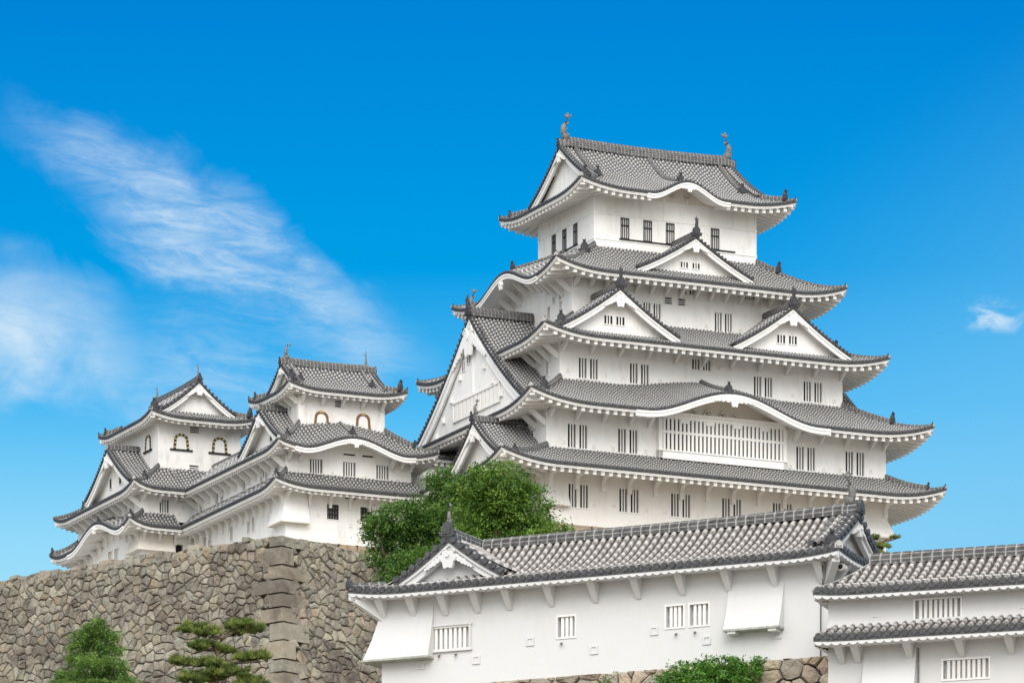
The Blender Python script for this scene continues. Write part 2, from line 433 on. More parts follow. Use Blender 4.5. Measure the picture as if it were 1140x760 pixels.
            for i in range(n):
                a = (i+.5)*w; q = om(a)
                if q < .45: continue
                if any(abs(a-c) < hw*.98 for c, hw, h in s.bump.get(sd, [])): continue
                z0 = s.under(sd, a, .10)-rh*.42; z1 = s.under(sd, a, q)-rh*.42
                mb.beam(s.pt(sd, a, .10, z0), s.pt(sd, a, q, z1), rw, rh)
        # hip rafters
        for sd in sides:
            L = s.L[sd]; l, r = NB[sd]
            if l not in sides: continue
            c0 = s.pt(sd, .18, .18, s.under(sd, 0, .2)-.10); c1 = s.pt(sd, oh[l], oh[sd], s.ze-.40+.22*2.2)
            mb.beam(c0, c1, .36, .30)
    def scallop(s, mb, oh, sides='S', drop=.20, amp=.075):
        """plastered eaves with a wavy lower edge: one lobe per tile row"""
        for sd in sides:
            L = s.L[sd]; q0, q1 = s.rng.get(sd, (0, L)); q0 = max(0, q0); q1 = min(L, q1); n = max(2, int(round((q1-q0)/s.p))); N = n*6
            P = [q0+(q1-q0)*j/N for j in range(N+1)]; wv = [amp*abs(math.sin(PI*j/6))**.7 for j in range(N+1)]; l, r = NB[sd]
            def om(a): return oh[sd]*max(0, min(1, a/max(oh.get(l, .01), .01), (L-a)/max(oh.get(r, .01), .01)))
            def row(t, dz, w=1): return [s.pt(sd, a, om(a)*t, s.ze+s.ez(sd, a)*(1-t)+dz-w*wv[j]+.10*om(a)*t) for j, a in enumerate(P)]
            z0 = [s.pt(sd, a, -.015, s.ze+s.ez(sd, a)-.10) for a in P]
            lo = [s.pt(sd, a, -.015, s.ze+s.ez(sd, a)-drop-wv[j]) for j, a in enumerate(P)]
            mb.strip(z0, lo); mb.strip(lo, row(.05, -drop)); mb.strip(row(.05, -drop), row(.5, -drop-.02)); mb.strip(row(.5, -drop-.02), row(1.05, -drop-.02, .6))
    def kara_board(s, mb, sd, c, hw, h, bh=.5, ext=1.12):
        """thick curved board of a wavy gable, with a stepped moulding"""
        N = 28; P = [c+hw*ext*(2*j/N-1) for j in range(N+1)]
        def line(o, dz): return [s.pt(sd, a, o, s.ze+s.ez(sd, a)+s.bz(sd, a)+dz) for a in P]
        seq = [(-.06, -.11), (-.06, -.11-bh*.38), (.0, -.11-bh*.38), (.0, -.11-bh), (.25, -.11-bh), (.25, -.2)]
        for (o0, d0), (o1, d1) in zip(seq, seq[1:]): mb.strip(line(o0, d0), line(o1, d1))
        for e in (0, -1):
            mb.add([line(o, d)[e] for o, d in seq], [tuple(range(6))])
    def tympanum(s, mb, sd, c, hw, o, zlo):
        N = 24; P = [c+hw*(2*j/N-1) for j in range(N+1)]
        mb.strip([s.pt(sd, a, o, s.ze+s.bz(sd, a)-.3+.22*o) for a in P], [s.pt(sd, a, o, zlo) for a in P])
    def hip(s, cn, t0, t1):
        """points on the hip line of a corner: t=0 tip, t=1 inner end"""
        a, b = cn  # e.g. 'SW'
        out = []
        for j in range(9):
            t = t0+(t1-t0)*j/8
            if s.gab: o = s.g*t; ow = s.g*t
            else: o = s.run[a]*t; ow = s.run[b]*t
            al = ow if b == NB[a][0] else s.L[a]-ow
            out.append(s.pt(a, al, o, s.z(a, al, o)))
        return out

def ridge_path(mb, path, w, h, mi=0, up=.0):
    """stacked-tile ridge along a polyline: box sides with a rounded top course"""
    n = len(path); prof = [(-.5, 0), (-.5, .62), (-.36, .64), (-.3, .86), (0, 1.), (.3, .86), (.36, .64), (.5, .62), (.5, 0)]
    vs = []; uvs = []; l = 0
    for i, p in enumerate(path):
        a = path[max(i-1, 0)]; b = path[min(i+1, n-1)]; d = sub(b, a); hd = nrm((d[0], d[1], 0)); sd = (-hd[1], hd[0], 0)
        if i: l += math.dist(path[i-1], p)
        for q, (x, z) in enumerate(prof):
            vs.append((p[0]+sd[0]*x*w, p[1]+sd[1]*x*w, p[2]-.06+z*h+up)); uvs.append((l, z*h+.03))
    m = len(prof)
    fs = [(i*m+q, i*m+q+1, (i+1)*m+q+1, (i+1)*m+q) for i in range(n-1) for q in range(m-1)]
    fs += [tuple(range(m)), tuple((n-1)*m+q for q in range(m-1, -1, -1))]
    mb.add(vs, fs, mi, uvs)
# ---------------- ornaments (shared meshes)
def T_face(u, d, z): return (u, d, z)
def oni_mesh(name, mat, spike=.8, sc=1.):
    mb = MB()
    poly = [(-.36, 0), (.36, 0), (.42, .18), (.30, .32), (.33, .55), (.18, .74), (.0, .82), (-.18, .74), (-.33, .55), (-.30, .32), (-.42, .18)]
    mb.prism([(x*sc, z*sc) for x, z in poly], T_face, -.10*sc, .14*sc)
    mb.prism([(x*sc*.62, (z*.62+.12)*sc) for x, z in poly], T_face, -.17*sc, -.09*sc)
    for sx in (-1, 1):
        mb.tube([(sx*.3*sc, 0, .06*sc), (sx*.46*sc, -.02, .1*sc), (sx*.5*sc, -.02, .24*sc), (sx*.40*sc, -.02, .30*sc)], [.09*sc, .08*sc, .06*sc, .03*sc], 6)
    if spike:
        k = spike
        mb.tube([(0, 0, .7*sc), (0, -.02, (.8+.2*k)*sc), (0, -.10, (.8+.45*k)*sc), (0, -.02, (.8+.7*k)*sc), (0, .06, (.8+k)*sc)], [.14*sc, .15*sc, .12*sc, .08*sc, .02*sc], 7)
        for sx in (-1, 1): mb.tube([(0, 0, (.85+.3*k)*sc), (sx*.12*sc, -.05, (.9+.5*k)*sc), (sx*.16*sc, -.03, (.9+.72*k)*sc)], [.07*sc, .05*sc, .01], 6)
    return mb.build(name, mat).data
def drop_objs():
    for o in list(C.objects):
        if o.type == 'MESH' and o.parent is None and o.name.startswith('proto_'): bpy.data.objects.remove(o)
ONI = oni_mesh('proto_oni', 'ornament_tile', .9, 1.)
ONI_L = oni_mesh('proto_oni_low', 'ornament_tile', .22, .95)
ONI_S = oni_mesh('proto_oni_small', 'ornament_tile', .25, .60)
ONI_G = oni_mesh('proto_oni_grey', 'tile_end_near', .0, .62)
def fish_mesh():
    mb = MB()
    path = [(.02, 0, .0), (-.16, 0, .20), (-.20, 0, .48), (-.12, 0, .76), (.03, 0, 1.0), (.16, 0, 1.2), (.20, 0, 1.36)]
    mb.tube(path, [.20, .25, .22, .17, .12, .08, .05], 9, flat=.75)
    mb.tube([(-.12, 0, .2), (-.38, 0, .13)], [.2, .09], 8)                      # head
    def fin(pts, t=.045):
        n = len(pts)
        mb.add([(x, -t, z) for x, z in pts]+[(x, t, z) for x, z in pts], [tuple(range(n)), tuple(range(2*n-1, n-1, -1))]+[(i, i+n, (i+1) % n+n, (i+1) % n) for i in range(n)])
    fin([(.14, 1.25), (.24, 1.28), (.50, 1.50), (.44, 1.62), (.28, 1.52), (.20, 1.72), (.08, 1.66), (.10, 1.48), (-.08, 1.56), (-.10, 1.44)])
    fin([(-.05, .80), (.12, .72), (.26, .98), (.12, .96)]); fin([(-.34, .34), (-.40, .62), (-.22, .72), (-.2, .4)])
    for sy in (-1, 1): mb.tube([(-.1, sy*.12, .35), (.04, sy*.32, .44)], [.09, .02], 6, flat=.4)
    mb.box(-.28, .22, -.2, .2, -.35, .06)
    return mb.build('proto_fish', 'ornament_grey', smooth=True).data
FISH = fish_mesh()
def curl_mesh():
    mb = MB()
    mb.tube([(0, 0, 0), (-.04, 0, .35), (.0, 0, .7), (.16, 0, .92), (.36, 0, .95), (.42, 0, .84)], [.16, .14, .10, .08, .06, .02], 7)
    mb.tube([(0, 0, .45), (.2, 0, .62)], [.06, .01], 5); mb.box(-.2, .2, -.18, .18, -.25, .05)
    return mb.build('proto_curl', 'ornament_grey', smooth=True).data
CURL = curl_mesh()
def rod_mesh():
    mb = MB(); mb.tube([(0, 0, -.2), (0, 0, .55), (0, 0, 1.2)], [.14, .07, .025], 6); mb.tube([(0, 0, .75), (-.22, 0, .98)], [.05, .015], 5)
    return mb.build('proto_rod', 'ornament_grey').data
ROD = rod_mesh()
drop_objs()
def place(name, me, parent, p, rz=0., sc=1.):
    o = link(name, me, parent, (p[0], p[1], p[2]-zof(parent)), rz)
    if sc != 1.: o.scale = (sc, sc, sc)
    return o
FACE = {'S': 0., 'E': PI/2, 'N': PI, 'W': -PI/2}
DIAG = {'SW': -PI/4, 'SE': PI/4, 'NW': -3*PI/4, 'NE': 3*PI/4}

def roof_parts(th, rf, oh, mats=('tile_cover', 'tile_flat', 'tile_end'), corners=('SW', 'SE', 'NW'), sides='SENW', eave='plaster', hw=.42, split=.42, **ek):
    mb = MB(); rf.tiles(mb, sides); r = B(mb, 'roof', list(mats), th)
    me = MB(); rf.eaves(me, oh, sides, **ek)
    for sd, bl in rf.bump.items():
        for b in bl: rf.kara_board(me, sd, *b, bh=.44 if b[2] > 1.6 else .34)
    B(me, 'eaves', eave, r)
    for cn in corners:
        m = MB(); ridge_path(m, rf.hip(cn, split, 1.), hw, .50); ridge_path(m, rf.hip(cn, .0, split), hw*.8, .30); B(m, 'hip_ridge', 'ridge_tile', r)
        h = rf.hip(cn, split, 1.)[0]; place('ridge_ornament', ONI_S if rf.run[cn[0]] < 4 or cn == 'NW' else ONI_L, r, (h[0], h[1], h[2]+.05), DIAG[cn], .95)
        h = rf.hip(cn, .02, .1)[0]; place('ridge_ornament', ONI_S, r, (h[0], h[1], h[2]+.02), DIAG[cn], .55)
    return r

# ------------------------------------------------------------------ triangular gables
def TS(cx, yf): return lambda u, d, z: (cx+u, yf+d, z)
def TW(xf, cy): return lambda u, d, z: (xf+d, cy-u, z)
def TE(xf, cy): return lambda u, d, z: (xf-d, cy+u, z)
def gegyo(mb, T, za, d, sc, arms=True, slope=.6):
    pts = []
    for k in range(25):
        a = 2*PI*k/24; rr = .42*(1+.14*math.cos(6*a+PI))
        x = rr*math.sin(a)*(1.0 if math.cos(a) > 0 else .92); z = rr*math.cos(a)*(1.25 if math.cos(a) < 0 else .9)
        pts.append((x*sc, za-.55*sc+z*sc))
    mb.prism(pts[:-1], T, d-.10, d+.06)
    mb.prism([(.09*sc*math.cos(2*PI*k/8), za-.45*sc+.09*sc*math.sin(2*PI*k/8)) for k in range(8)], T, d-.17, d-.09)
    if arms:
        for sx in (-1, 1):
            for k, (x, r) in enumerate(((.42, .17), (.60, .14), (.78, .15), (.95, .11), (1.10, .10), (1.24, .07))):
                zz = za-.28*sc-x*slope*sc*.95
                mb.prism([(sx*x*sc+r*sc*math.cos(2*PI*q/8), zz+r*sc*math.sin(2*PI*q/8)) for q in range(8)], T, d-.06-.01*(k % 2), d+.05)
            mb.tube([T(sx*(.2+.16*math.cos(q*.8))*sc, d-.1, za-.3*sc+.16*math.sin(q*.8)*sc) for q in range(6)], .035*sc, 5)
def gable(th, T, w, zb, za, depth, face, over=.45, k=.22, bb=.42, p=.31, r=.096, win=None, peg=1.0, peg_arms=True, orn=None, rdepth=None, mats=('tile_cover', 'tile_flat', 'tile_end'),
          wall='plaster', rid='ridge_tile', orn_sc=1., name='gable', ext=1.0, rw=.42, rh=.5, parent_part=None, cap_r=.115, recess=.35, cut=None):
    H = za-zb
    def pz(u):
        u = abs(u); return za-H*(u+k*u*(1-u))
    root = parent_part or th
    mb = MB(); K = max(6, int(w/.45))
    for sx in (-1, 1):
        n = max(2, int(round((depth+over)/p))); wd = (depth+over)/n
        for i in range(n):
            d0, d1 = -over+i*wd, -over+(i+1)*wd
            U = [ext*j/K for j in range(K+1)]
            A = [T(sx*u*w, d0, pz(u)) for u in U]; Bq = [T(sx*u*w, d1, pz(u)) for u in U]
            ua = [(i+.5, u*w*1.2) for u in U]
            mb.strip(A, Bq, 1, ua, ua)
            dm = (d0+d1)/2; vs = []; uv = []
            for j, u in enumerate(U):
                sl = nrm((w, 0, (pz(min(u+.02, 1.2))-pz(max(u-.02, 0)))/(min(u+.02, 1.2)-max(u-.02, 0)+1e-9)))
                nx, nz_ = -sl[2], sl[0]
                for q in range(5):
                    t = PI*q/4; c = math.cos(t)*r; h = math.sin(t)*r*1.15+.004
                    vs.append(T(sx*(u*w+nx*h), dm-c, pz(u)+nz_*h)); uv.append((i+.5, (1-u)*w*1.2))
            mb.add(vs, [(j*5+q, j*5+q+1, (j+1)*5+q+1, (j+1)*5+q) for j in range(K) for q in range(4)], 0, uv)
        U = [ext*j/20 for j in range(21)]
        mb.strip([T(sx*u*w, -over-.01, pz(u)+.03) for u in U], [T(sx*u*w, -over-.01, pz(u)-.18) for u in U], 2)
        mb.strip([T(sx*u*w, -over-.01, pz(u)+.03) for u in U], [T(sx*u*w, -over+.12, pz(u)+.05) for u in U], 2)
        nl = int(w*1.2/(cap_r*2.9))
        for i in range(nl):
            u = (i+.6)/nl*ext; cz = pz(u)+.03
            rr = cap_r; m = 8
            ring = [T(sx*u*w+rr*math.cos(2*PI*q/m), -over-.07, cz+rr*math.sin(2*PI*q/m)) for q in range(m)]
            ring2 = [T(sx*u*w+rr*math.cos(2*PI*q/m), -over+.45, cz+.02+rr*math.sin(2*PI*q/m)) for q in range(m)]
            mb.add(ring+ring2, [tuple(range(m))]+[(q, (q+1) % m, m+(q+1) % m, m+q) for q in range(m)], 2)
    g = B(mb, name, list(mats), root)
    # bargeboards
    m = MB(); cs = math.sqrt(1+(H/w)**2)
    for sx in (-1, 1):
        U = [ext*j/16 for j in range(17)]
        def ln(d, dz): return [T(sx*u*w, d, pz(u)-dz*cs) for u in U]
        seq = [(-over+.04, .14), (-over+.04, .14+bb*.36), (-over+.13, .14+bb*.36), (-over+.13, .14+bb), (-over+.30, .14+bb), (-over+.30, .12)]
        for (a, b), (c, d) in zip(seq, seq[1:]): m.strip(ln(a, b), ln(c, d))
        m.strip(ln(-over+.3, .16), ln(recess+.05, .16))
    B(m, 'bargeboard', wall, g)
    m = MB(); U = [j/12*.97 for j in range(-12, 13)]
    m.strip([T(u*w, recess, pz(u)-.2) for u in U], [T(u*w, recess, zb-.5) for u in U])
    if win:
        for (uc, zc, ww, wh, nb) in win:
            m.prism([(uc-ww/2, zc-wh/2), (uc+ww/2, zc-wh/2), (uc+ww/2, zc+wh/2), (uc-ww/2, zc+wh/2)], T, recess-.012, recess+.02, 1)
            fw = .07
            for a, b, c, d in ((-ww/2-fw, ww/2+fw, wh/2, wh/2+fw), (-ww/2-fw, ww/2+fw, -wh/2-fw, -wh/2), (-ww/2-fw, -ww/2, -wh/2, wh/2), (ww/2, ww/2+fw, -wh/2, wh/2)):
                m.prism([(uc+a, zc+c), (uc+b, zc+c), (uc+b, zc+d), (uc+a, zc+d)], T, recess-.07, recess+.01)
            for q in range(nb):
                x = uc-ww/2+ww*(q+1)/(nb+1)
                m.prism([(x-.05, zc-wh/2), (x+.05, zc-wh/2), (x+.05, zc+wh/2), (x-.05, zc+wh/2)], T, recess-.06, recess-.014)
    B(m, 'gable_wall', [wall, 'dark_opening'], g)
    if peg:
        m = MB(); gegyo(m, T, za-.14*cs-bb*.55, -over+.02, peg, peg_arms, H/w); B(m, 'pendant', wall, g)
    m = MB(); rd = rdepth if rdepth is not None else depth
    ridge_path(m, [T(0, -over-.02+(rd+over)*j/4, za+.05) for j in range(5)], rw, rh)
    B(m, 'ridge', rid, g)
    if orn: q = T(0, -over-.06, za+.02); place('ridge_ornament', orn, g, q, FACE[face], orn_sc)
    return g, pz

# ------------------------------------------------------------------ walls and windows
def wall_panel(mb, T, u0, u1, z0, z1, holes=(), mi=0, depth=.25):
    xs = sorted({u0, u1, *[q for h in holes for q in (h[0], h[1])]}); zs = sorted({z0, z1, *[q for h in holes for q in (h[2], h[3])]})
    for a, b in zip(xs, xs[1:]):
        for c, d in zip(zs, zs[1:]):
            xm, zm = (a+b)/2, (c+d)/2
            if any(h[0] < xm < h[1] and h[2] < zm < h[3] for h in holes): continue
            mb.add([T(a, 0, c), T(b, 0, c), T(b, 0, d), T(a, 0, d)], [(0, 1, 2, 3)], mi)
    for h in holes:
        a, b, c, d = h; e = depth
        mb.add([T(a,0,c), T(b,0,c), T(b,0,d), T(a,0,d), T(a,e,c), T(b,e,c), T(b,e,d), T(a,e,d)], [(0,4,5,1), (1,5,6,2), (2,6,7,3), (3,7,4,0)], mi)
WMESH = {}
def win_mesh(kind, w, h):
    """(frame mesh, lattice mesh, hole half-size list) modelled facing -y, centred at the origin"""
    key = (kind, round(w, 2), round(h, 2))
    if key in WMESH: return WMESH[key]
    f = MB(); l = MB(); holes = []
    def frame(cx, ww, hh, fw=.07, pr=.05, mi=0):
        for a, b, c, d in ((-ww/2-fw, ww/2+fw, hh/2, hh/2+fw), (-ww/2-fw, ww/2+fw, -hh/2-fw, -hh/2), (-ww/2-fw, -ww/2, -hh/2, hh/2), (ww/2, ww/2+fw, -hh/2, hh/2)):
            f.box(cx+a, cx+b, -pr, .02, c, d, mi)
    def back(cx, ww, hh, mi=1, d=.24):
        f.add([(cx-ww/2-.01, d, -hh/2-.01), (cx+ww/2+.01, d, -hh/2-.01), (cx+ww/2+.01, d, hh/2+.01), (cx-ww/2-.01, d, hh/2+.01)], [(0, 1, 2, 3)], mi)
    mats = ['plaster', 'dark_opening']; lm = 'plaster'
    if kind == 'pair':
        ow = w*.37
        for cx in (-w*.27, w*.27):
            back(cx, ow, h); holes.append((cx-ow/2, cx+ow/2))
            for q in (1, 2):
                x = cx-ow/2+ow*q/3; l.box(x-.052, x+.052, .02, .07, -h/2, h/2)
        for cx in (-w*.52, w*.52): f.box(cx-.05, cx+.05, -.035, .01, -h/2-.1, h/2+.1)
        f.box(-w*.57, w*.57, -.04, .01, h/2+.02, h/2+.11); f.box(-w*.57, w*.57, -.05, .01, -h/2-.11, -h/2-.02)
    elif kind in ('lattice', 'lattice_pale'):
        if kind == 'lattice_pale': mats[1] = 'pale_recess'
        back(0, w, h, 1, .24); holes.append((-w/2, w/2)); n = max(2, int(round(w/.21)))-1
        if kind == 'lattice_pale': n = max(3, int(round(w/.20)))
        for q in range(n):
            x = -w/2+w*(q+1)/(n+1); l.box(x-.05, x+.05, .03, .10, -h/2, h/2)
        frame(0, w, h, .06, .035)
    elif kind == 'slit':
        mats[1] = 'grey_opening'
        back(0, w, h); holes.append((-w/2, w/2)); frame(0, w, h, .08, .05); l.box(-.05, .05, .06, .16, -h/2, h/2)
    elif kind == 'vent':
        back(0, w, h); holes.append((-w/2, w/2)); frame(0, w, h, .07, .05)
        n = max(1, int(h/.2))
        for q in range(n):
            z = -h/2+h*(q+1)/(n+1); l.box(-w/2, w/2, .02, .12, z-.03, z+.03)
    elif kind == 'grid':
        lm = 'black_lacquer'; mats[1] = 'grey_opening'
        back(0, w, h); holes.append((-w/2, w/2)); frame(0, w, h, .07, .05)
        for q in range(5):
            x = -w/2+.04+(w-.08)*q/4; l.box(x-.045, x+.045, .02, .10, -h/2, h/2)
        for q in range(4):
            z = -h/2+.04+(h-.08)*q/3; l.box(-w/2, w/2, .03, .09, z-.035, z+.035)
    elif kind == 'tall':
        mats = ['black_lacquer', 'pale_recess']; lm = 'black_lacquer'
        back(0, w, h, 1, .12); holes.append((-w/2, w/2)); frame(0, w-.12, h-.12, .06, .02)
        for q in range(3):
            x = -w/2+w*(q+1)/4; l.box(x-.026, x+.026, .03, .07, -h/2, h/2)
        l.box(-w/2, w/2, .03, .1, .12*h, .12*h+.07)
    elif kind in ('bell', 'bell_wood'):
        mats = ['black_lacquer' if kind == 'bell' else 'brown_wood', 'plaster', 'gold', 'black_lacquer']; lm = 'plaster'
        def arc(ww, hh, n=14):
            pts = [(-ww/2*1.12, -hh/2)]
            for q in range(n+1):
                a = PI-PI*q/n; pts.append((ww/2*math.cos(a)*(1 if abs(math.cos(a)) < .98 else 1.0), hh*.06+hh*.44*math.sin(a)**.8))
            pts.append((ww/2*1.12, -hh/2)); return pts
        o = arc(w, h); i_ = [(x*.70, z*.82-.05*h) for x, z in arc(w, h)]; i_[0] = (i_[0][0], -h/2); i_[-1] = (i_[-1][0], -h/2)
        n = len(o); vs = [(x, -.07, z) for x, z in o]+[(x, -.07, z) for x, z in i_]+[(x, .01, z) for x, z in o]+[(x, -.012, z) for x, z in i_]
        f.add(vs, [(q, q+1, n+q+1, n+q) for q in range(n-1)]+[(q, 2*n+q, 2*n+q+1, q+1) for q in range(n-1)]+[(n+q, n+q+1, 3*n+q+1, 3*n+q) for q in range(n-1)], 0)
        f.add([(x, -.012, z) for x, z in i_], [tuple(range(n))], 1)
        if kind == 'bell':
            Ls = [(o[q], i_[q]) for q in range(n)]; path = [((a[0]+b[0])/2, (a[1]+b[1])/2) for a, b in Ls]
            cum = [0]
            for p, q in zip(path, path[1:]): cum.append(cum[-1]+math.dist(p, q))
            N = 9
            for j in range(N):
                t = cum[-1]*(j+.5)/N; k = max(q for q in range(n) if cum[q] <= t); k = min(k, n-2); s_ = (t-cum[k])/(cum[k+1]-cum[k]+1e-9)
                x = path[k][0]+(path[k+1][0]-path[k][0])*s_; z = path[k][1]+(path[k+1][1]-path[k][1])*s_
                f.box(x-.075, x+.075, -.085, -.06, z-.065, z+.065, 2)
        else: f.box(-.16, .16, -.1, -.05, h*.40, h*.53, 2)
        f.box(-w*.80, w*.80, -.12, .01, -h/2-.13, -h/2-.004, 3 if kind == 'bell' else 0)
        nb = 1 if kind == 'bell' else 4
        for q in range(nb):
            x = (-w*.36+w*.72*(q+1)/(nb+1)) if nb > 1 else .1*w
            l.box(x-.05, x+.05, -.05, -.014, -h/2, h*.22 if nb > 1 else h*.3)
    elif kind == 'door':
        back(0, w, h); holes.append((-w/2, w/2)); frame(0, w, h, .06, .03); l.box(-.03, .03, .1, .16, -h/2, h/2); lm = 'black_lacquer'
    fo = f.build('proto_w', mats); lo = l.build('proto_l', lm)
    hl = [(a, b, -h/2, h/2) for a, b in holes]
    WMESH[key] = (fo.data, lo.data, hl); bpy.data.objects.remove(fo); bpy.data.objects.remove(lo)
    return WMESH[key]
class Storey:
    """one rectangular storey with holes cut for its windows"""
    def __init__(s, th, x0, x1, y0, y1, z0, z1, mat='plaster'):
        s.th, s.x0, s.x1, s.y0, s.y1, s.z0, s.z1, s.mat = th, x0, x1, y0, y1, z0, z1, mat
        s.h = {'S': [], 'W': [], 'E': [], 'N': []}
    def T(s, sd):
        if sd == 'S': return lambda u, d, z: (u, s.y0+d, z)
        if sd == 'W': return lambda u, d, z: (s.x0+d, -u, z)
        if sd == 'E': return lambda u, d, z: (s.x1-d, u, z)
        return lambda u, d, z: (-u, s.y1-d, z)
    def win(s, sd, c, z, kind, w, h, name='window'):
        fm, lm, hl = win_mesh(kind, w, h); T = s.T(sd); u = c if sd in 'SE' else -c
        s.h[sd] += [(u+a, u+b, z+c_, z+d) for a, b, c_, d in hl]
        o = place(name, fm, s.th, T(u, 0, z), FACE[sd]); link('lattice', lm, o)
        return o
    def build(s, sides='SEWN', floor=False):
        mb = MB()
        for sd in sides:
            if sd in 'SN': u0, u1 = (s.x0, s.x1) if sd == 'S' else (-s.x1, -s.x0)
            else: u0, u1 = (-s.y1, -s.y0) if sd == 'W' else (s.y0, s.y1)
            wall_panel(mb, s.T(sd), u0, u1, s.z0, s.z1, s.h[sd])
        return B(mb, 'wall', s.mat, s.th)
def loophole_mesh(sz, pr=.05, mat='plaster'):
    m = MB(); a = sz/2; t = sz*.2
    for q in ((-a, a, a-t, a), (-a, a, -a, -a+t), (-a, -a+t, -a+t, a-t), (a-t, a, -a+t, a-t)): m.box(q[0], q[1], -pr, .01, q[2], q[3])
    m.box(-a+t, a-t, -.012, .005, -a+t, a-t, 1)
    o = m.build('proto_lh', [mat, 'plaster_beige' if mat == 'plaster' else mat]); d = o.data; bpy.data.objects.remove(o); return d
LH = loophole_mesh(.30); LH_N = loophole_mesh(.30, .045, 'plaster_front')
def bracket_mesh(kind, out, drop, w=.22, mat='plaster'):
    m = MB(); T = lambda u, d, z: (u, -d, z)     # poly in (d out, z)
    def ext(poly): m.prism(poly, lambda a, b, c: (b, -a, c), -w/2, w/2)
    if kind == 'knee':
        ext([(0, -drop), (.20, -drop), (.26, -drop*.45), (.48, -drop*.22), (out, -.16), (out, .02), (.3, .02), (0, -.05)])
    elif kind == 'strut': ext([(0, -drop), (.0, -drop+.42), (out-.3, .05), (out, .05), (out, -.14), (.14, -drop)])
    elif kind == 'corbel':
        n = 1; vs = []
        for x in (-1, 1): vs += [(x*w/2, 0, 0), (x*w/2, -out, 0), (x*w*.30, -.05, -drop), (x*w*.30, 0, -drop)]
        m.add(vs, [(0, 1, 2, 3), (7, 6, 5, 4), (0, 4, 5, 1), (1, 5, 6, 2), (2, 6, 7, 3), (3, 7, 4, 0)])
    o = m.build('proto_br', mat); d = o.data; bpy.data.objects.remove(o); return d
def flare(mb, x0, x1, y0, y1, zt, zb, out, S=1, W_=0, E_=0, lip=.07, mi_l=1, N_=0):
    """a stone-drop bay: walls sweeping out towards the bottom, closed underneath"""
    rings = []
    for t in (0, .3, .65, 1.):
        k = out*(.55*t+.45*t*t); z = zt+(zb-zt)*t
        rings.append([(x0-k*W_, y0-k*S, z), (x1+k*E_, y0-k*S, z), (x1+k*E_, y1+k*N_, z), (x0-k*W_, y1+k*N_, z)])
    vs = [p for r in rings for p in r]; fs = []
    for i in range(3):
        for q in range(4): fs.append((i*4+q, (i+1)*4+q, (i+1)*4+(q+1) % 4, i*4+(q+1) % 4))
    mb.add(vs, fs); b = rings[-1]
    if lip:
        e = .05
        mb.box(b[0][0]-e*W_, b[1][0]+e*E_, b[0][1]-e, b[2][1], zb-lip, zb, mi_l)
TH = R(25)
# ------------------------------------------------------------------ ground
def ground_z(x, y):
    z = .155*y-2.0
    if y > 400: z = 60.-(y-400)*.02
    if y > 2500: z = 18.
    if y < 0: z = -1.6-.0*y
    return min(max(z, -1.7), 60.) if y < 400 else z
def build_ground():
    ys = [-9000, -2000, -200, 0, 12, 60, 120, 180, 240, 300, 360, 400, 500, 800, 1500, 2500, 5000, 9000]
    xs = [-9000, -2000, -400, -120, -40, 0, 40, 120, 400, 2000, 9000]
    m = MB(); vs = [(x, y, ground_z(x, y)+(.25*mnoise.noise(Vector((x*.02, y*.02, 0))) if 0 < y < 800 else 0)) for y in ys for x in xs]; n = len(xs)
    m.add(vs, [(j*n+i, j*n+i+1, (j+1)*n+i+1, (j+1)*n+i) for j in range(len(ys)-1) for i in range(n-1)])
    tag(m.build('ground', 'ground'), kind='structure')
build_ground()

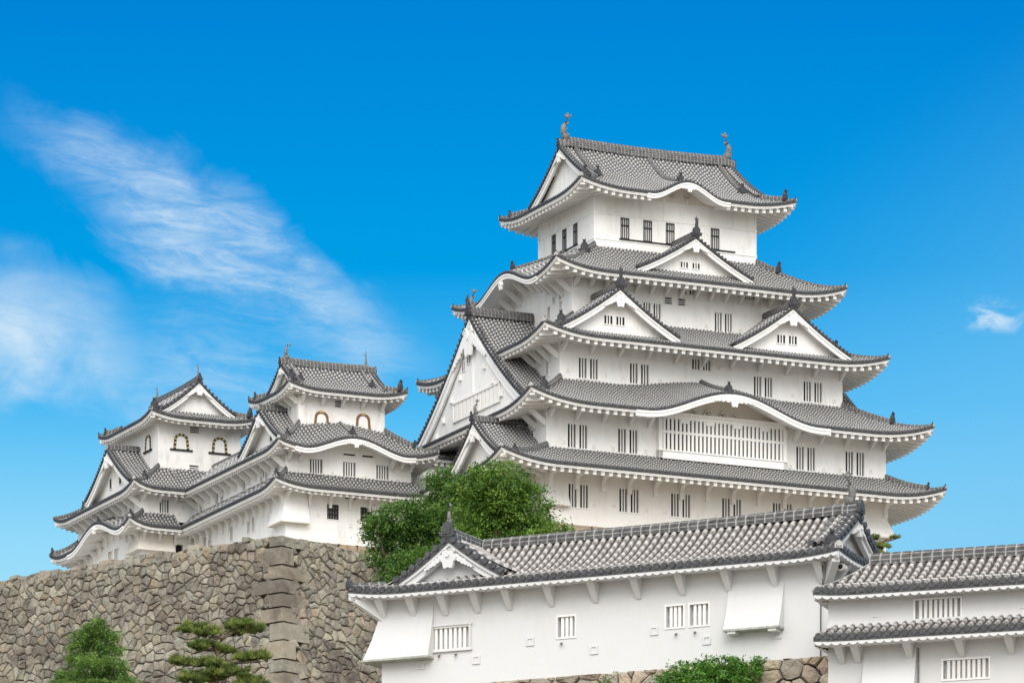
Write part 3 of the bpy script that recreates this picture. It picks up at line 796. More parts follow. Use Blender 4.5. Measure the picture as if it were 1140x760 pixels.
# ------------------------------------------------------------------ main keep
def build_keep():
    zb = 77.6
    k = thing('castle_keep', 'tallest white castle keep, five stacked grey tile roofs large gable on its left side', 'castle keep', (10.414, 416.424, zb), TH)
    s1 = Storey(k, -14.34, 14.34, -12.15, 12.0, 77.6, 81.75, 'plaster_bounce')
    s2 = Storey(k, -14.34, 14.34, -12.15, 12.0, 82.2, 86.6)
    s3 = Storey(k, -12.0, 12.0, -9.53, 9.5, 88.2, 92.4)
    s4 = Storey(k, -9.73, 9.73, -6.94, 6.9, 93.6, 98.1)
    s5 = Storey(k, -6.95, 6.95, -4.95, 4.95, 99.6, 104.75)
    for x in (-11.71, -7.52, -3.2, 1.1, 5.41, 9.7): s1.win('S', x, 79.78, 'pair', 1.75, 1.72)
    for x in (-11.78, -7.62, 7.41, 11.65): s2.win('S', x, 84.2, 'pair', 1.75, 1.75)
    for x in (-9.62, -5.36, 5.14, 9.42): s3.win('S', x, 89.95, 'pair', 1.72, 1.5)
    s3.win('S', -.13, 91.13, 'pair', 1.7, .78)
    s4.win('S', -3.01, 95.36, 'pair', 1.6, 1.35); s4.win('S', 3.08, 95.18, 'pair', 1.6, 1.4)
    s4.win('S', .06, 97.35, 'pair', 1.6, .62); s4.win('S', 5.51, 97.4, 'pair', 1.2, .5)
    for x in (-1.65, -.49): s4.win('S', x, 96.38, 'vent', .62, .5)
    for x in (-4.32, -2.39, -.47, 3.38): s5.win('S', x, 102.03, 'tall', .74, 1.6)
    for y in (-1.73, .21, 2.1): s5.win('W', y, 102.05, 'tall', .74, 1.6)
    for y, z, w, h in ((-3.85, 96.33, .5, .55), (-4.94, 96.35, .5, .55), (-5.04, 95.45, .5, .95), (-2.94, 95.5, .5, .9)): s4.win('W', y, z, 'slit', w, h)
    s2.win('W', -9.7, 84.3, 'slit', .5, 1.1); s3.win('W', -7.4, 90.2, 'slit', .5, 1.1)
    for s in (s1, s2, s3, s4, s5): s.build()
    # mouldings of the top storey
    m = MB(); e = .05
    for z in (102.93, 101.0):
        m.box(-6.95-e, 6.95+e, -4.95-e, -4.95, z, z+.07); m.box(-6.95-e, -6.95, -4.95, 4.95, z, z+.07)
    for x in [-6.95+.06]+[-6.95+13.9*q/7 for q in range(1, 7)]+[6.89]: m.box(x-.06, x+.06, -4.95-.045, -4.95, 103.0 if -6.8 < x < 6.8 else 100, 104.7)
    for y in [-4.95+9.9*q/5 for q in range(1, 5)]: m.box(-6.95-.045, -6.95, y-.06, y+.06, 103.0, 104.7)
    for x in (-3.4, -1.45, .45, 4.3, 2.55, -5.2): m.box(x-.07, x+.07, -5.0, -4.95, 101.07, 102.93)
    B(m, 'moulding', 'plaster', k)
    m = MB(); m.box(-4.8, .1, -5.06, -4.95, 101.12, 101.22); B(m, 'window_sill', 'black_lacquer', k); m = MB(); m.box(2.95, 5.1, -5.06, -4.95, 101.12, 101.22); B(m, 'window_sill', 'black_lacquer', k)
    m = MB(); m.box(-7.06, -6.95, -2.2, 2.6, 101.1, 101.2); B(m, 'window_sill', 'black_lacquer', k)
    for pts, y, z_ in (([(-10.42, 79.2), (-8.78, 79.3), (-6.07, 79.19), (-4.48, 79.18), (-1.75, 79.13), (-.2, 79.2), (2.6, 79.2), (-13, 78.6)], -12.15, 0),
                       ([(-12.89, 83.69), (-10.42, 83.59), (-8.85, 83.57), (-6.12, 83.59), (8.96, 83.51), (10.35, 83.57), (13.04, 83.71), (6.1, 83.5)], -12.15, 0),
                       ([(-11.34, 89.67), (-8.16, 89.64), (-6.7, 89.62), (-2.51, 91.06), (7.71, 89.54), (11.28, 89.42), (-1.48, 91.04), (1.34, 91.04), (2.33, 91.02), (-3.6, 89.6)], -9.53, 0),
                       ([(-6.5, 97.2), (-4.6, 97.3), (1.9, 97.3), (6.6, 97.2), (1.6, 94.8), (4.5, 94.7)], -6.94, 0)):
        for x, z in pts: place('loophole', LH, k, (x, y, z), 0)
    # ----- roofs
    oh1 = dict(S=3.4, W=5.26, E=3.36, N=3.0)
    r1 = Roof(-19.6, 17.7, -15.55, 13.6, dict(S=3.4, W=5.26, E=3.36, N=1.6), 81.35, 83.2, lift=.85, ll=5)
    p1 = roof_parts(k, r1, oh1, corners=('SE', 'SW'), split=.3, rs=.66)
    r2 = Roof(-16.95, 16.95, -15.0, 15.0, dict(S=5.47, W=4.95, E=4.95, N=5.5), 86.05, 88.98, lift=.9, ll=5.5, bump={'S': [(16.95-.15, 7.3, 1.85)]})
    p2 = roof_parts(k, r2, dict(S=2.85, W=2.61, E=2.61, N=3.), corners=('SE', 'SW'), rs=.66, split=.45)
    r3 = Roof(-14.59, 14.59, -12.31, 11.0, dict(S=5.37, W=4.86, E=4.86, N=4.1), 91.75, 94.4, lift=.75, ll=5)
    p3 = roof_parts(k, r3, dict(S=2.78, W=2.59, E=2.59, N=1.5), corners=('SE', 'SW', 'NW'), rs=.66, split=.6)
    r4 = Roof(-12.35, 12.35, -9.62, 9.3, dict(S=4.67, W=5.4, E=5.4, N=4.4), 97.4, 100.42, lift=.8, ll=4.5, bump={'W': [(9.3+.2, 5.4, 1.4)]})
    p4 = roof_parts(k, r4, dict(S=2.68, W=2.62, E=2.62, N=2.4), corners=('SE', 'SW', 'NW'), rs=.66, split=.75)
    r5 = Roof(-9.16, 9.16, -7.38, 7.38, None, 104.35, 109.1, alpha=.55, lift=.65, ll=4.5, bump={'S': [(9.1, 3.15, 1.15)], 'N': [(9.1, 3.15, 1.15)]}, gab='x', inset=2.1)
    p5 = roof_parts(k, r5, dict(S=2.43, W=2.2, E=2.2, N=2.4), corners=('SE', 'SW', 'NW'), rs=.6, split=.3, hw=.36)
    # wavy gable infill + ornaments
    m = MB(); r2.tympanum(m, 'S', 16.8, 7.0, 2.82, 86.3); B(m, 'gable_wall', 'plaster_beige', p2)
    m = MB(); r5.tympanum(m, 'S', 9.1, 3.0, 2.39, 104.4); B(m, 'gable_wall', 'plaster_beige', p5)
    m = MB(); r4.tympanum(m, 'W', 9.5, 5.2, 2.58, 97.5); B(m, 'gable_wall', 'plaster', p4)
    m = MB(); gegyo(m, TS(-.15, -15.05), 87.75, .0, .85, False)
    for sx in (-1, 1):
        for q, (x, rr) in enumerate(((.55, .22), (.95, .17), (1.3, .13), (1.6, .09))):
            m.prism([(-.15+sx*x+rr*math.cos(2*PI*j/10), 87.42-x*.09+rr*math.sin(2*PI*j/10)) for j in range(10)], lambda u, d, z: (u, -15.05+d, z), -.05, .06)
    B(m, 'pendant', 'plaster', p2)
    m = MB()
    for cx, rr in ((-2.1, .33), (-1.0, .40), (.3, .36), (1.3, .25)):
        m.tube([(cx+rr*(1-j/14)*math.cos(j*.75), -12.28, 86.75+rr*(1-j/14)*math.sin(j*.75)) for j in range(13)], .09, 6)
    m.tube([(-4.2+j*.5, -12.26, 86.5+.18*math.sin(j*1.1)) for j in range(16)], .09, 6)
    B(m, 'scroll_relief', 'plaster_beige', k)
    m = MB(); gegyo(m, TS(-.05, -7.43), 105.25, .0, .55, False)
    for sx in (-1, 1):
        for x, rr in ((.36, .14), (.6, .1)): m.prism([(-.05+sx*x+rr*math.cos(2*PI*j/8), 105.05-x*.1+rr*math.sin(2*PI*j/8)) for j in range(8)], lambda u, d, z: (u, -7.43+d, z), -.04, .05)
    B(m, 'pendant', 'plaster', p5)
    m = MB()
    for cx in (-1.2, -.3, .9): m.tube([(cx+.28*(1-j/14)*math.cos(j*.8), -5.06, 104.85+.28*(1-j/14)*math.sin(j*.8)) for j in range(12)], .06, 5)
    B(m, 'scroll_relief', 'plaster_beige', k)
    m = MB(); gegyo(m, TW(-12.42, .0), 98.35, .0, .7, False); B(m, 'pendant', 'plaster', p4)
    # ridges over the wavy gables
    for rf, sd, a, o0, o1, pp in ((r2, 'S', 16.8, .9, 5.4, p2), (r5, 'S', 9.1, 1.5, 6.8, p5), (r4, 'W', 9.5, .8, 5.2, p4)):
        pts = [rf.pt(sd, a, o0+(o1-o0)*j/6, rf.z(sd, a, o0+(o1-o0)*j/6)) for j in range(7)]
        m = MB(); ridge_path(m, pts, .4, .42); B(m, 'ridge', 'ridge_tile', pp); place('ridge_ornament', ONI_L, pp, (pts[0][0], pts[0][1], pts[0][2]), FACE[sd], .85)
    # top ridge, verge ridges, fish
    zr = r5.z('S', 9, 7.38)
    m = MB(); ridge_path(m, [(-7.15+14.3*j/8, 0, zr-.05+.16*abs(j/4-1)**2) for j in range(9)], .55, .82); B(m, 'ridge', 'ridge_tile', p5)
    for x, rz in ((-6.95, 0), (6.95, PI)): place('fish_finial', FISH, p5, (x, 0, zr+.95), rz, 1.0)
    for x in (-6.2, 6.2):
        m = MB(); pts = [r5.pt('S', x+9.16, o, r5.z('S', x+9.16, o)) for o in (3.3, 4, 5, 6, 7.1)]; ridge_path(m, pts, .38, .40); B(m, 'ridge', 'ridge_tile', p5)
        place('ridge_ornament', ONI_L, p5, pts[0], 0, .85)
    for T, fc in ((TW(-7.1, 0), 'W'), (TE(7.1, 0), 'E')):
        gable(k, T, 5.5, 105.55, zr, .4, fc, over=.42, k=.26, bb=.40, peg=.8, parent_part=p5, rdepth=.2, rw=.5, rh=.6, recess=.25, cap_r=.13, orn=ONI_S, orn_sc=1.)
    # ----- triangular gables on the slopes
    wn_ = lambda c, z, w=.68, h=.62: [(c-.5, z, w, h, 2), (c+.5, z, w, h, 2)]
    gable(k, TS(-7.95, -11.05), 5.0, 92.5, 95.75, 4.3, 'S', over=.55, win=wn_(-.1, 93.45), orn=ONI, orn_sc=.95, peg=1.0, rdepth=4.2, rw=.5, rh=.55, bb=.42)
    gable(k, TS(6.65, -11.05), 5.0, 92.5, 95.75, 4.3, 'S', over=.55, win=wn_(-.1, 93.42), orn=ONI, orn_sc=.95, peg=1.0, rdepth=4.2, rw=.5, rh=.55, bb=.42)
    gable(k, TS(-.2, -8.3), 4.9, 98.25, 101.0, 3.5, 'S', over=.5, win=wn_(-.1, 98.95, .62, .42), orn=ONI, orn_sc=.9, peg=.8, rdepth=3.4, rw=.46, rh=.5, bb=.38)
    g, pz = gable(k, TW(-14.78, 0), 9.7, 87.4, 95.35, 5.0, 'W', over=.36, k=.24, bb=.74, peg=2.3, orn=ONI, orn_sc=1.0, rdepth=5.1, rw=.62, rh=.75, cap_r=.14, recess=.04,
                  win=[(-.75, 92.3, .55, .7, 1), (-1.75, 91.9, .55, .7, 1)])
    gable(k, TE(14.45, 0), 9.7, 87.4, 95.35, 4.7, 'E', over=.55, k=.24, bb=.74, peg=0, rdepth=4.8, rw=.62, rh=.75)
    m = MB(); T = TW(-14.75, 0)
    for a, b, c, d in ((-3.6, 5.0, 89.3, 89.45), (-3.6, 5.0, 87.9, 88.05), (-3.6, -3.45, 88.0, 89.4), (4.85, 5.0, 88.0, 89.4)): m.prism([(a, c), (b, c), (b, d), (a, d)], T, -.12, .0)
    for q in range(12):
        u = -3.2+q*.7; m.prism([(u, 88.05), (u+.46, 88.05), (u+.46, 89.3), (u, 89.3)], T, -.06, .0)
    m.prism([(-.12, 89.5), (.12, 89.5), (.12, 94), (-.12, 94)], T, -.1, 0)
    for sx in (-1, 1):
        for u in (2.2, 3.8, 5.3, 6.6): m.prism([(sx*u-.2, pz(u/9.7)-2.3), (sx*u+.14, pz(u/9.7)-2.3), (sx*u+.14, pz(u/9.7)-1.9), (sx*u-.2, pz(u/9.7)-1.9)], T, -.22, .0)
    B(m, 'timber_frame', 'plaster', g)
    m = MB(); m.prism([(-3.4, 88.06), (4.8, 88.06), (4.8, 89.28), (-3.4, 89.28)], T, -.03, -.01); B(m, 'lattice_shade', 'plaster_beige', g)  # beige sheet stands in for shade between the gable lattice bars
    place('fish_finial', FISH, g, (-14.8, 0, 96.2), 0, .75)
    g, _ = gable(k, TW(-18.3, -8.7), 4.4, 82.3, 85.35, 4.2, 'W', over=.5, k=.28, bb=.6, peg=1.0, orn=ONI_S, orn_sc=1.1, rdepth=4.2, rw=.45, rh=.5)
    place('fish_finial', FISH, g, (-18.5, -8.7, 86.1), 0, .55)
    # ----- lattice bay of the second storey
    m = MB(); x0, x1, y0, y1, z0, z1 = -5.25, 5.55, -12.62, -12.15, 83.1, 86.45
    m.box(x0, x1, y0, y1, z0, z0+.62); m.box(x0, x1, y0, y1, z1-.35, z1+.05)
    m.box(x0, x0+.3, y0, y1, z0, z1); m.box(x1-.3, x1, y0, y1, z0, z1); m.box(x0-.08, x1+.08, y0-.08, y0, z0+.56, z0+.66)
    m.box(x0-.1, x1+.1, y0-.1, y1, z1-.06, z1+.14)
    n = 30
    for q in range(n):
        u = x0+.3+(x1-x0-.6)*(q+.5)/n; m.box(u-.10, u+.10, y0+.02, y0+.12, z0+.6, z1-.3)
    m.box(x0+.3, x1-.3, y0+.0, y0+.22, 85.02, 85.2)
    for u in (-3.1, -.95, 1.3, 3.6): m.box(u-.35, u+.35, y0-.06, y0+.1, z1-.62, z1-.3)
    lw = B(m, 'lattice_window', 'plaster', k)
    m = MB(); m.add([(x0+.3, y1-.02, z0+.6), (x1-.3, y1-.02, z0+.6), (x1-.3, y1-.02, z1-.3), (x0+.3, y1-.02, z1-.3)], [(0, 1, 2, 3)]); B(m, 'lattice_shade', 'dark_opening', lw)
    # ----- brackets
    kn = bracket_mesh('knee', 1.75, 1.2, .32); st = bracket_mesh('strut', 1.5, 1.2, .22); st2 = bracket_mesh('strut', 1.1, .8, .2)
    for j in range(14): place('bracket', kn, k, (-14.07+j*2.178, -12.15, 81.42), 0)
    for j in range(6): place('bracket', kn, k, (-14.34, -11.6+j*2.1, 81.5), FACE['W'])
    for j in range(4): place('bracket', kn, k, (14.34, -11.6+j*2.4, 81.42), FACE['E'])
    for x in (-14.1, -11.9, -9.7, -7.5, -5.9, 6.4, 8.6, 10.8, 13.0, 14.1): place('bracket', st2, k, (x, -12.15, 86.12), 0)
    for j in range(5): place('bracket', st, k, (-14.34, -11.9+j*1.6, 86.05), FACE['W'])
    for j in range(11): place('bracket', st2, k, (-11.8+j*2.36, -9.53, 91.8), 0)
    for j in range(4): place('bracket', st, k, (-12.0, -9.2+j*1.3, 91.75), FACE['W'])
    for j in range(16): place('bracket', st2, k, (-9.5+j*1.267, -6.94, 97.45), 0)
    for j in range(11): place('bracket', st, k, (-9.73, -6.7+j*1.25, 97.4+(1.35*(.5+.5*math.cos(PI*min(1, abs(-6.7+j*1.25+.2)/5.4)))), ), FACE['W'])
    for j in range(5): place('bracket', st2, k, (9.73, -6.6+j*1.2, 97.45), FACE['E'])
    # flared stone-drop bay on the south-east corner
    m = MB(); flare(m, 11.75, 14.34, -12.15, -9.5, 80.5, 78.75, .62, 1, 0, 1, .1); B(m, 'stone_drop_bay', ['plaster', 'plaster_beige'], k)
    m = MB(); flare(m, -14.34, -12.6, -12.15, -9.5, 80.3, 78.95, .5, 1, 1, 0, .1); B(m, 'stone_drop_bay', ['plaster', 'plaster_beige'], k)
build_keep()
# ------------------------------------------------------------------ the linked small keeps to the west
NO = (-16.968, 404.0)
def nworld(x, y):
    c, s = math.cos(TH), math.sin(TH); return (NO[0]+c*x-s*y, NO[1]+s*x+c*y)
KN = bracket_mesh('knee', 1.15, 1.0, .2); ST = bracket_mesh('strut', 1.2, 1.0, .2); ST_S = bracket_mesh('strut', .85, .7, .18)
def small_parts(*a, **k):
    return roof_parts(*a, **{**dict(rs=.5, rw=.2, rh=.16, hw=.34), **k})
def build_west_keep():
    zb = 77.2
    k = thing('small_keep', 'small keep beside the stone wall corner, with two arched brown windows under its top roof', 'castle keep', (*NO, zb), TH, 'small keeps')
    s1 = Storey(k, 0, 10.3, 0, 7.9, zb, 81.4); s2 = Storey(k, 0, 10.3, 0, 7.9, 81.7, 84.3); s3 = Storey(k, 1.57, 8.65, 1.25, 6.75, 85.4, 89.2, 'plaster_stained')
    for x in (2.48, 5.19, 7.92): s2.win('S', x, 82.92, 'lattice', 1.02, 1.05)
    for x in (5.19, 6.72): s2.win('S', x, 84.12, 'vent', .98, .34)
    for x in (3.83, 6.57): s1.win('S', x, 79.6, 'grid', .96, 1.12)
    s1.win('S', 5.29, 80.86, 'vent', .9, .36)
    s2.win('W', 1.3, 82.95, 'slit', .55, .72)
    for y in (4.67, 3.65): s2.win('W', y, 82.8, 'slit', .62, .95)
    for y in (6.27, 7.24): s1.win('W', y, 79.48, 'slit', .66, 1.1)
    s3.win('S', 3.44, 86.75, 'bell_wood', 1.12, 1.25); s3.win('S', 6.86, 86.88, 'bell_wood', 1.12, 1.25); s3.win('S', 4.9, 88.05, 'vent', .75, .5); s3.win('W', 2.8, 87.85, 'slit', .4, .85)
    for s in (s1, s2, s3): s.build()
    for x, z in ((1.0, 82.4), (3.8, 82.5), (6.5, 82.4), (9.1, 82.4), (2.6, 79.3), (5.3, 78.7), (8.2, 78.8)): place('loophole', LH, k, (x, 0, z), 0)
    r1 = Roof(-1.6, 12.2, -1.85, 9.5, dict(S=1.85, W=1.6, E=1.9, N=1.6), 80.95, 82.3, lift=.55, ll=3.5, liftc={'W1': 1, 'W0': 0, 'N1': 0}); p1 = small_parts(k, r1, dict(S=1.85, W=1.6, E=1.9, N=1.6), corners=('SW',), sides='SE', split=.1)
    r2 = Roof(-1.34, 11.78, -1.85, 9.5, dict(S=3.1, W=2.91, E=3.13, N=2.8), 83.85, 86.15, lift=.55, ll=3.2, bump={'S': [(6.3, 4.4, 1.08)]}, liftc={'W0': 0, 'N1': 0})
    p2 = small_parts(k, r2, dict(S=1.85, W=1.34, E=1.48, N=1.6), corners=('SW', 'SE'), sides='SEN', split=.45)
    m = MB(); r2.tympanum(m, 'S', 6.3, 4.2, 1.84, 84.1); B(m, 'gable_wall', 'plaster', p2)
    m = MB(); gegyo(m, TS(4.95, -1.92), 84.75, 0, .55, False)
    for sx in (-1, 1):
        for x, rr in ((.36, .13), (.6, .1)): m.prism([(4.95+sx*x+rr*math.cos(2*PI*j/8), 84.58-x*.1+rr*math.sin(2*PI*j/8)) for j in range(8)], lambda u, d, z: (u, -1.92+d, z), -.04, .05)
    B(m, 'pendant', 'plaster', p2)
    pts = [r2.pt('S', 6.3, o, r2.z('S', 6.3, o)) for o in (.7, 1.2, 1.8, 2.4, 3.0)]; m = MB(); ridge_path(m, pts, .34, .34); B(m, 'ridge', 'ridge_tile', p2); place('ridge_ornament', ONI_S, p2, pts[0], 0, 1.1)
    rt = Roof(.25, 10.0, .0, 8.0, None, 88.7, 91.3, alpha=.55, lift=.5, ll=3, gab='x', inset=1.35)
    pt_ = small_parts(k, rt, dict(S=1.25, W=1.32, E=1.35, N=1.25), corners=('SW', 'SE', 'NW'), split=.3)
    zr = rt.z('S', 4.8, 4.0); m = MB(); ridge_path(m, [(1.5+7.0*j/6, 4.0, zr-.05+.10*abs(j/3-1)**2) for j in range(7)], .45, .6); B(m, 'ridge', 'ridge_tile', pt_)
    place('fish_finial', CURL, pt_, (1.7, 4.0, zr+.62), PI, .95).rotation_euler = (0, 0, 0); place('finial_rod', ROD, pt_, (8.3, 4.0, zr+.55), 0, .9)
    for T, fc in ((TW(1.6, 4.0), 'W'), (TE(8.65, 4.0), 'E')): gable(k, T, 3.0, 89.25, zr, .3, fc, over=.35, k=.26, bb=.28, peg=.5, parent_part=pt_, rdepth=.15, rw=.4, rh=.5, recess=.2, orn=ONI_S, orn_sc=.8, cap_r=.11)
    for x in (2.0, 7.9):
        m = MB(); pts = [rt.pt('S', x-.25, o, rt.z('S', x-.25, o)) for o in (1.9, 2.4, 3, 3.9)]; ridge_path(m, pts, .32, .34); B(m, 'ridge', 'ridge_tile', pt_); place('ridge_ornament', ONI_S, pt_, pts[0], 0, 1.05)
    gable(k, TW(-.35, 3.6), 4.1, 84.7, 87.55, 2.2, 'W', over=.4, k=.26, bb=.42, peg=.9, orn=None, rdepth=2.0, rw=.42, rh=.5, win=[(.6, 85.5, .45, .7, 0)], recess=.45)
    for x in (.1, 1.9, 3.6, 5.2, 6.8, 8.4, 10.1): place('bracket', KN, k, (x, 0, 80.85), 0)
    for x in (.2, 1.1, 8.6, 9.4, 10.2): place('bracket', ST_S, k, (x, 0, 83.8), 0)
    for j in range(5): place('bracket', ST_S, k, (1.8+j*1.65, 1.25, 88.48), 0)
    for j in range(3): place('bracket', ST_S, k, (1.57, 1.5+j*1.0, 88.5), FACE['W'])
    m = MB(); flare(m, 0, 1.75, 0, 2.2, 80.9, 78.55, .55, 1, 1, 0, .1); B(m, 'stone_drop_bay', ['plaster', 'plaster_beige'], k)
    # ---------------- corridor that runs back to the second small keep
    c = thing('corridor_building', 'long two storey white corridor running back between the two small keeps', 'corridor', (*nworld(0, 7.9), zb), TH)
    off = 7.9
    def cz(t): return t
    cs1 = Storey(c, 0, 5, 0, 10.8, zb, 81.4); cs2 = Storey(c, 0, 5, 0, 10.8, 81.7, 84.3)
    for y, z, w, h in ((.21, 82.78, .6, .95), (4.78, 82.77, .62, .95), (5.82, 82.78, .62, .95), (9.15, 82.75, .6, .9)): cs2.win('W', y, z, 'slit', w, h)
    for y, z in ((2.8, 79.53), (7.31, 79.66), (8.34, 79.7)): cs1.win('W', y, z, 'slit', .64, 1.05)
    cs1.build(); cs2.build()
    L = 10.8
    ra = Roof(-1.6, 6.6, -9.75, L, dict(S=1.85, W=1.6, E=1.6, N=.01), 80.95, 82.3, lift=.55, ll=3.5, liftc={'W0': 0, 'N1': 0})
    m = MB(); ra.tiles(m, 'W'); pa = B(m, 'roof', ['tile_cover', 'tile_flat', 'tile_end'], c); m = MB(); ra.eaves(m, dict(S=1.85, W=1.6, E=1.6, N=.01), 'W', rs=.42, rw=.18, rh=.16); B(m, 'eaves', 'plaster', pa)
    rb = Roof(-1.34, 6.34, -9.75, L, dict(S=3.1, W=2.91, E=3.1, N=.01), 83.85, 86.15, lift=.55, ll=3.2, liftc={'W0': 0, 'N1': 0})
    m = MB(); rb.tiles(m, 'W'); pb = B(m, 'roof', ['tile_cover', 'tile_flat', 'tile_end'], c); m = MB(); rb.eaves(m, dict(S=1.85, W=1.34, E=1.34, N=.01), 'W', rs=.42, rw=.18, rh=.16); B(m, 'eaves', 'plaster', pb)
    m = MB(); ridge_path(m, [(1.7, -2, 86.1), (1.7, 4, 86.1), (1.7, L, 86.1)], .4, .45); B(m, 'ridge', 'ridge_tile', pb)
    m = MB(); m.box(1.6, 6.4, -1.5, L, 85.6, 86.1); B(m, 'roof', 'tile_flat', c)
    for j in range(14): place('bracket', KN, c, (0, -7.7+j*1.36, 80.78), FACE['W'])
    for j in range(14): place('bracket', ST, c, (0, -7.6+j*1.36, 83.64), FACE['W'])
build_west_keep()
def build_inui_keep():
    zb = 77.2; ox, oy = 0., 18.7
    k = thing('small_keep', 'small keep farthest left, its arched windows edged in black and gold', 'castle keep', (*nworld(0, 18.7), zb), TH, 'small keeps')
    s1 = Storey(k, -4.31, 6, 0, 14.2, zb, 81.4); s2 = Storey(k, -4.31, 6, 0, 14.2, 81.7, 84.3); s3 = Storey(k, -2.46, 4.5, 1.3, 9.57, 85.4, 90.4, 'plaster_stained')
    s2.win('S', -2.46, 82.85, 'lattice', .78, 1.05); s1.win('S', -1.2, 79.5, 'door', .62, .95)
    for y in (3.29, 1.95): s2.win('W', y, 83.0, 'slit', .55, .95)
    s1.win('W', 5.5, 79.66, 'slit', .9, 1.35); s1.win('W', 6.9, 79.66, 'slit', .9, 1.35); s1.win('W', 8.7, 81.0, 'slit', .6, .5)
    s3.win('S', -.53, 88.3, 'bell', 1.18, 1.22); s3.win('S', 2.7, 88.3, 'bell', 1.18, 1.22); s3.win('S', .6, 89.3, 'vent', .8, .46); s3.win('S', .55, 86.3, 'vent', .8, .46); s3.win('W', 3.42, 88.43, 'bell', 1.1, 1.22)
    for s in (s1, s2, s3): s.build()
    for x, z in ((-3.7, 82.3), (-1.2, 82.4), (-.9, 82.9)): place('loophole', LH, k, (x, 0, z), 0)
    r1 = Roof(-6.0, 7.5, -1.7, 16.2, dict(S=1.7, W=1.7, E=1.5, N=2), 80.9, 82.2, lift=.6, ll=3.2, bump={'W': [(16.2-5.9, 5.6, 1.3)]}, liftc={'S1': 0, 'E0': 0})
    o1 = dict(S=1.7, W=1.7, E=1.5, N=2.)
    # the front eave stops where the corridor roof meets it
    m = MB(); r1.tiles(m, 'WN'); rS = Roof(-6.0, -1.55, -1.7, 16.2, dict(S=1.7, W=1.7, E=.01, N=2), 80.9, 82.2, lift=.6, ll=3.2, liftc={'S1': 0}); rS.tiles(m, 'S'); p1 = B(m, 'roof', ['tile_cover', 'tile_flat', 'tile_end'], k)
    m = MB(); r1.eaves(m, o1, 'WN', rs=.42, rw=.18, rh=.16); rS.eaves(m, dict(S=1.7, W=1.7, E=.01, N=2.), 'S', rs=.5, rw=.2, rh=.16); r1.kara_board(m, 'W', 10.3, 5.6, 1.3, .34); B(m, 'eaves', 'plaster', p1)
    r2 = Roof(-5.65, 7.3, -1.7, 16.2, dict(S=3.0, W=3.19, E=2.8, N=6.6), 83.85, 86.1, lift=.6, ll=3.2, liftc={'S1': 0, 'E0': 0})
    rS2 = Roof(-5.65, -1.3, -1.7, 16.2, dict(S=3.0, W=3.19, E=.01, N=6.6), 83.85, 86.1, lift=.6, ll=3.2, liftc={'S1': 0})
    rS2b = Roof(-1.3, 7.3, -1.7, 16.2, dict(S=3.0, W=.01, E=2.8, N=6.6), 83.85, 86.1, lift=0)
    o2 = dict(S=1.7, W=1.34, E=1.3, N=2.)
    m = MB(); r2.tiles(m, 'WNE'); rS2.tiles(m, 'S'); rS2b.tiles(m, 'S'); p2 = B(m, 'roof', ['tile_cover', 'tile_flat', 'tile_end'], k)
    m = MB(); r2.eaves(m, o2, 'WN', rs=.42, rw=.18, rh=.16); rS2.eaves(m, dict(S=1.7, W=1.34, E=.01, N=2.), 'S', rs=.5, rw=.2, rh=.16); B(m, 'eaves', 'plaster', p2)
    for rf, p, sp in ((r1, p1, .1), (r2, p2, .45)):
        for cn in ('SW', 'NW'):
            m = MB(); ridge_path(m, rf.hip(cn, sp, 1.), .34, .45); ridge_path(m, rf.hip(cn, 0, sp), .28, .26); B(m, 'hip_ridge', 'ridge_tile', p)
            h = rf.hip(cn, sp, 1.)[0]; place('ridge_ornament', ONI_S, p, h, DIAG[cn], 1.0)
    m = MB(); r1.tympanum(m, 'W', 10.3, 5.3, 1.66, 81.0); B(m, 'gable_wall', 'plaster', p1)
    m = MB(); gegyo(m, TW(-6.06, 5.9), 82.05, 0, .6, False); B(m, 'pendant', 'plaster', p1)
    pts = [r1.pt('W', 10.3, o, r1.z('W', 10.3, o)) for o in (.3, .8, 1.2, 1.65)]; m = MB(); ridge_path(m, pts, .3, .34); B(m, 'ridge', 'ridge_tile', p1); place('ridge_ornament', ONI_S, p1, pts[0], FACE['W'], .9)
    gable(k, TW(-4.85, 5.3), 4.9, 84.75, 88.0, 2.8, 'W', over=.4, k=.26, bb=.45, peg=1.0, rdepth=2.5, rw=.42, rh=.5, win=[(.9, 85.6, .5, .8, 0), (-1.2, 85.6, .5, .8, 0)], recess=.45)
    rt = Roof(-3.62, 5.3, -.2, 11.4, None, 89.85, 93.1, alpha=.55, lift=.45, ll=3, gab='y', inset=1.45)
    pt_ = small_parts(k, rt, dict(S=1.5, W=1.16, E=.8, N=1.8), corners=('SW', 'SE', 'NW'), split=.3)
    zr = rt.z('W', 5, 4.46); m = MB(); ridge_path(m, [(.84, 1.0+9.2*j/6, zr-.05+.1*abs(j/3-1)**2) for j in range(7)], .42, .5); B(m, 'ridge', 'ridge_tile', pt_)
    place('finial_rod', ROD, pt_, (.84, 1.15, zr+.45), 0, .8); place('finial_rod', ROD, pt_, (.84, 10.0, zr+.45), 0, .8)
    for T, fc in ((TS(.84, 1.25), 'S'),): gable(k, T, 3.05, 90.7, zr, .3, fc, over=.4, k=.24, bb=.32, peg=.75, parent_part=pt_, rdepth=.15, rw=.4, rh=.5, recess=.3, orn=ONI_S, orn_sc=.9, cap_r=.12)
    for x in (-4.2, -2.9, -1.6, -.4): place('bracket', KN, k, (x, 0, 80.85), 0); place('bracket', ST_S, k, (x, 0, 83.8), 0)
    for j in range(10): place('bracket', ST, k, (-4.31, .4+j*1.4, 83.66), FACE['W']); place('bracket', KN, k, (-4.31,   .4+j*1.4, 80.75+r1.bz('W', 16.2+1.7-(.4+j*1.4)-1.7)), FACE['W'])
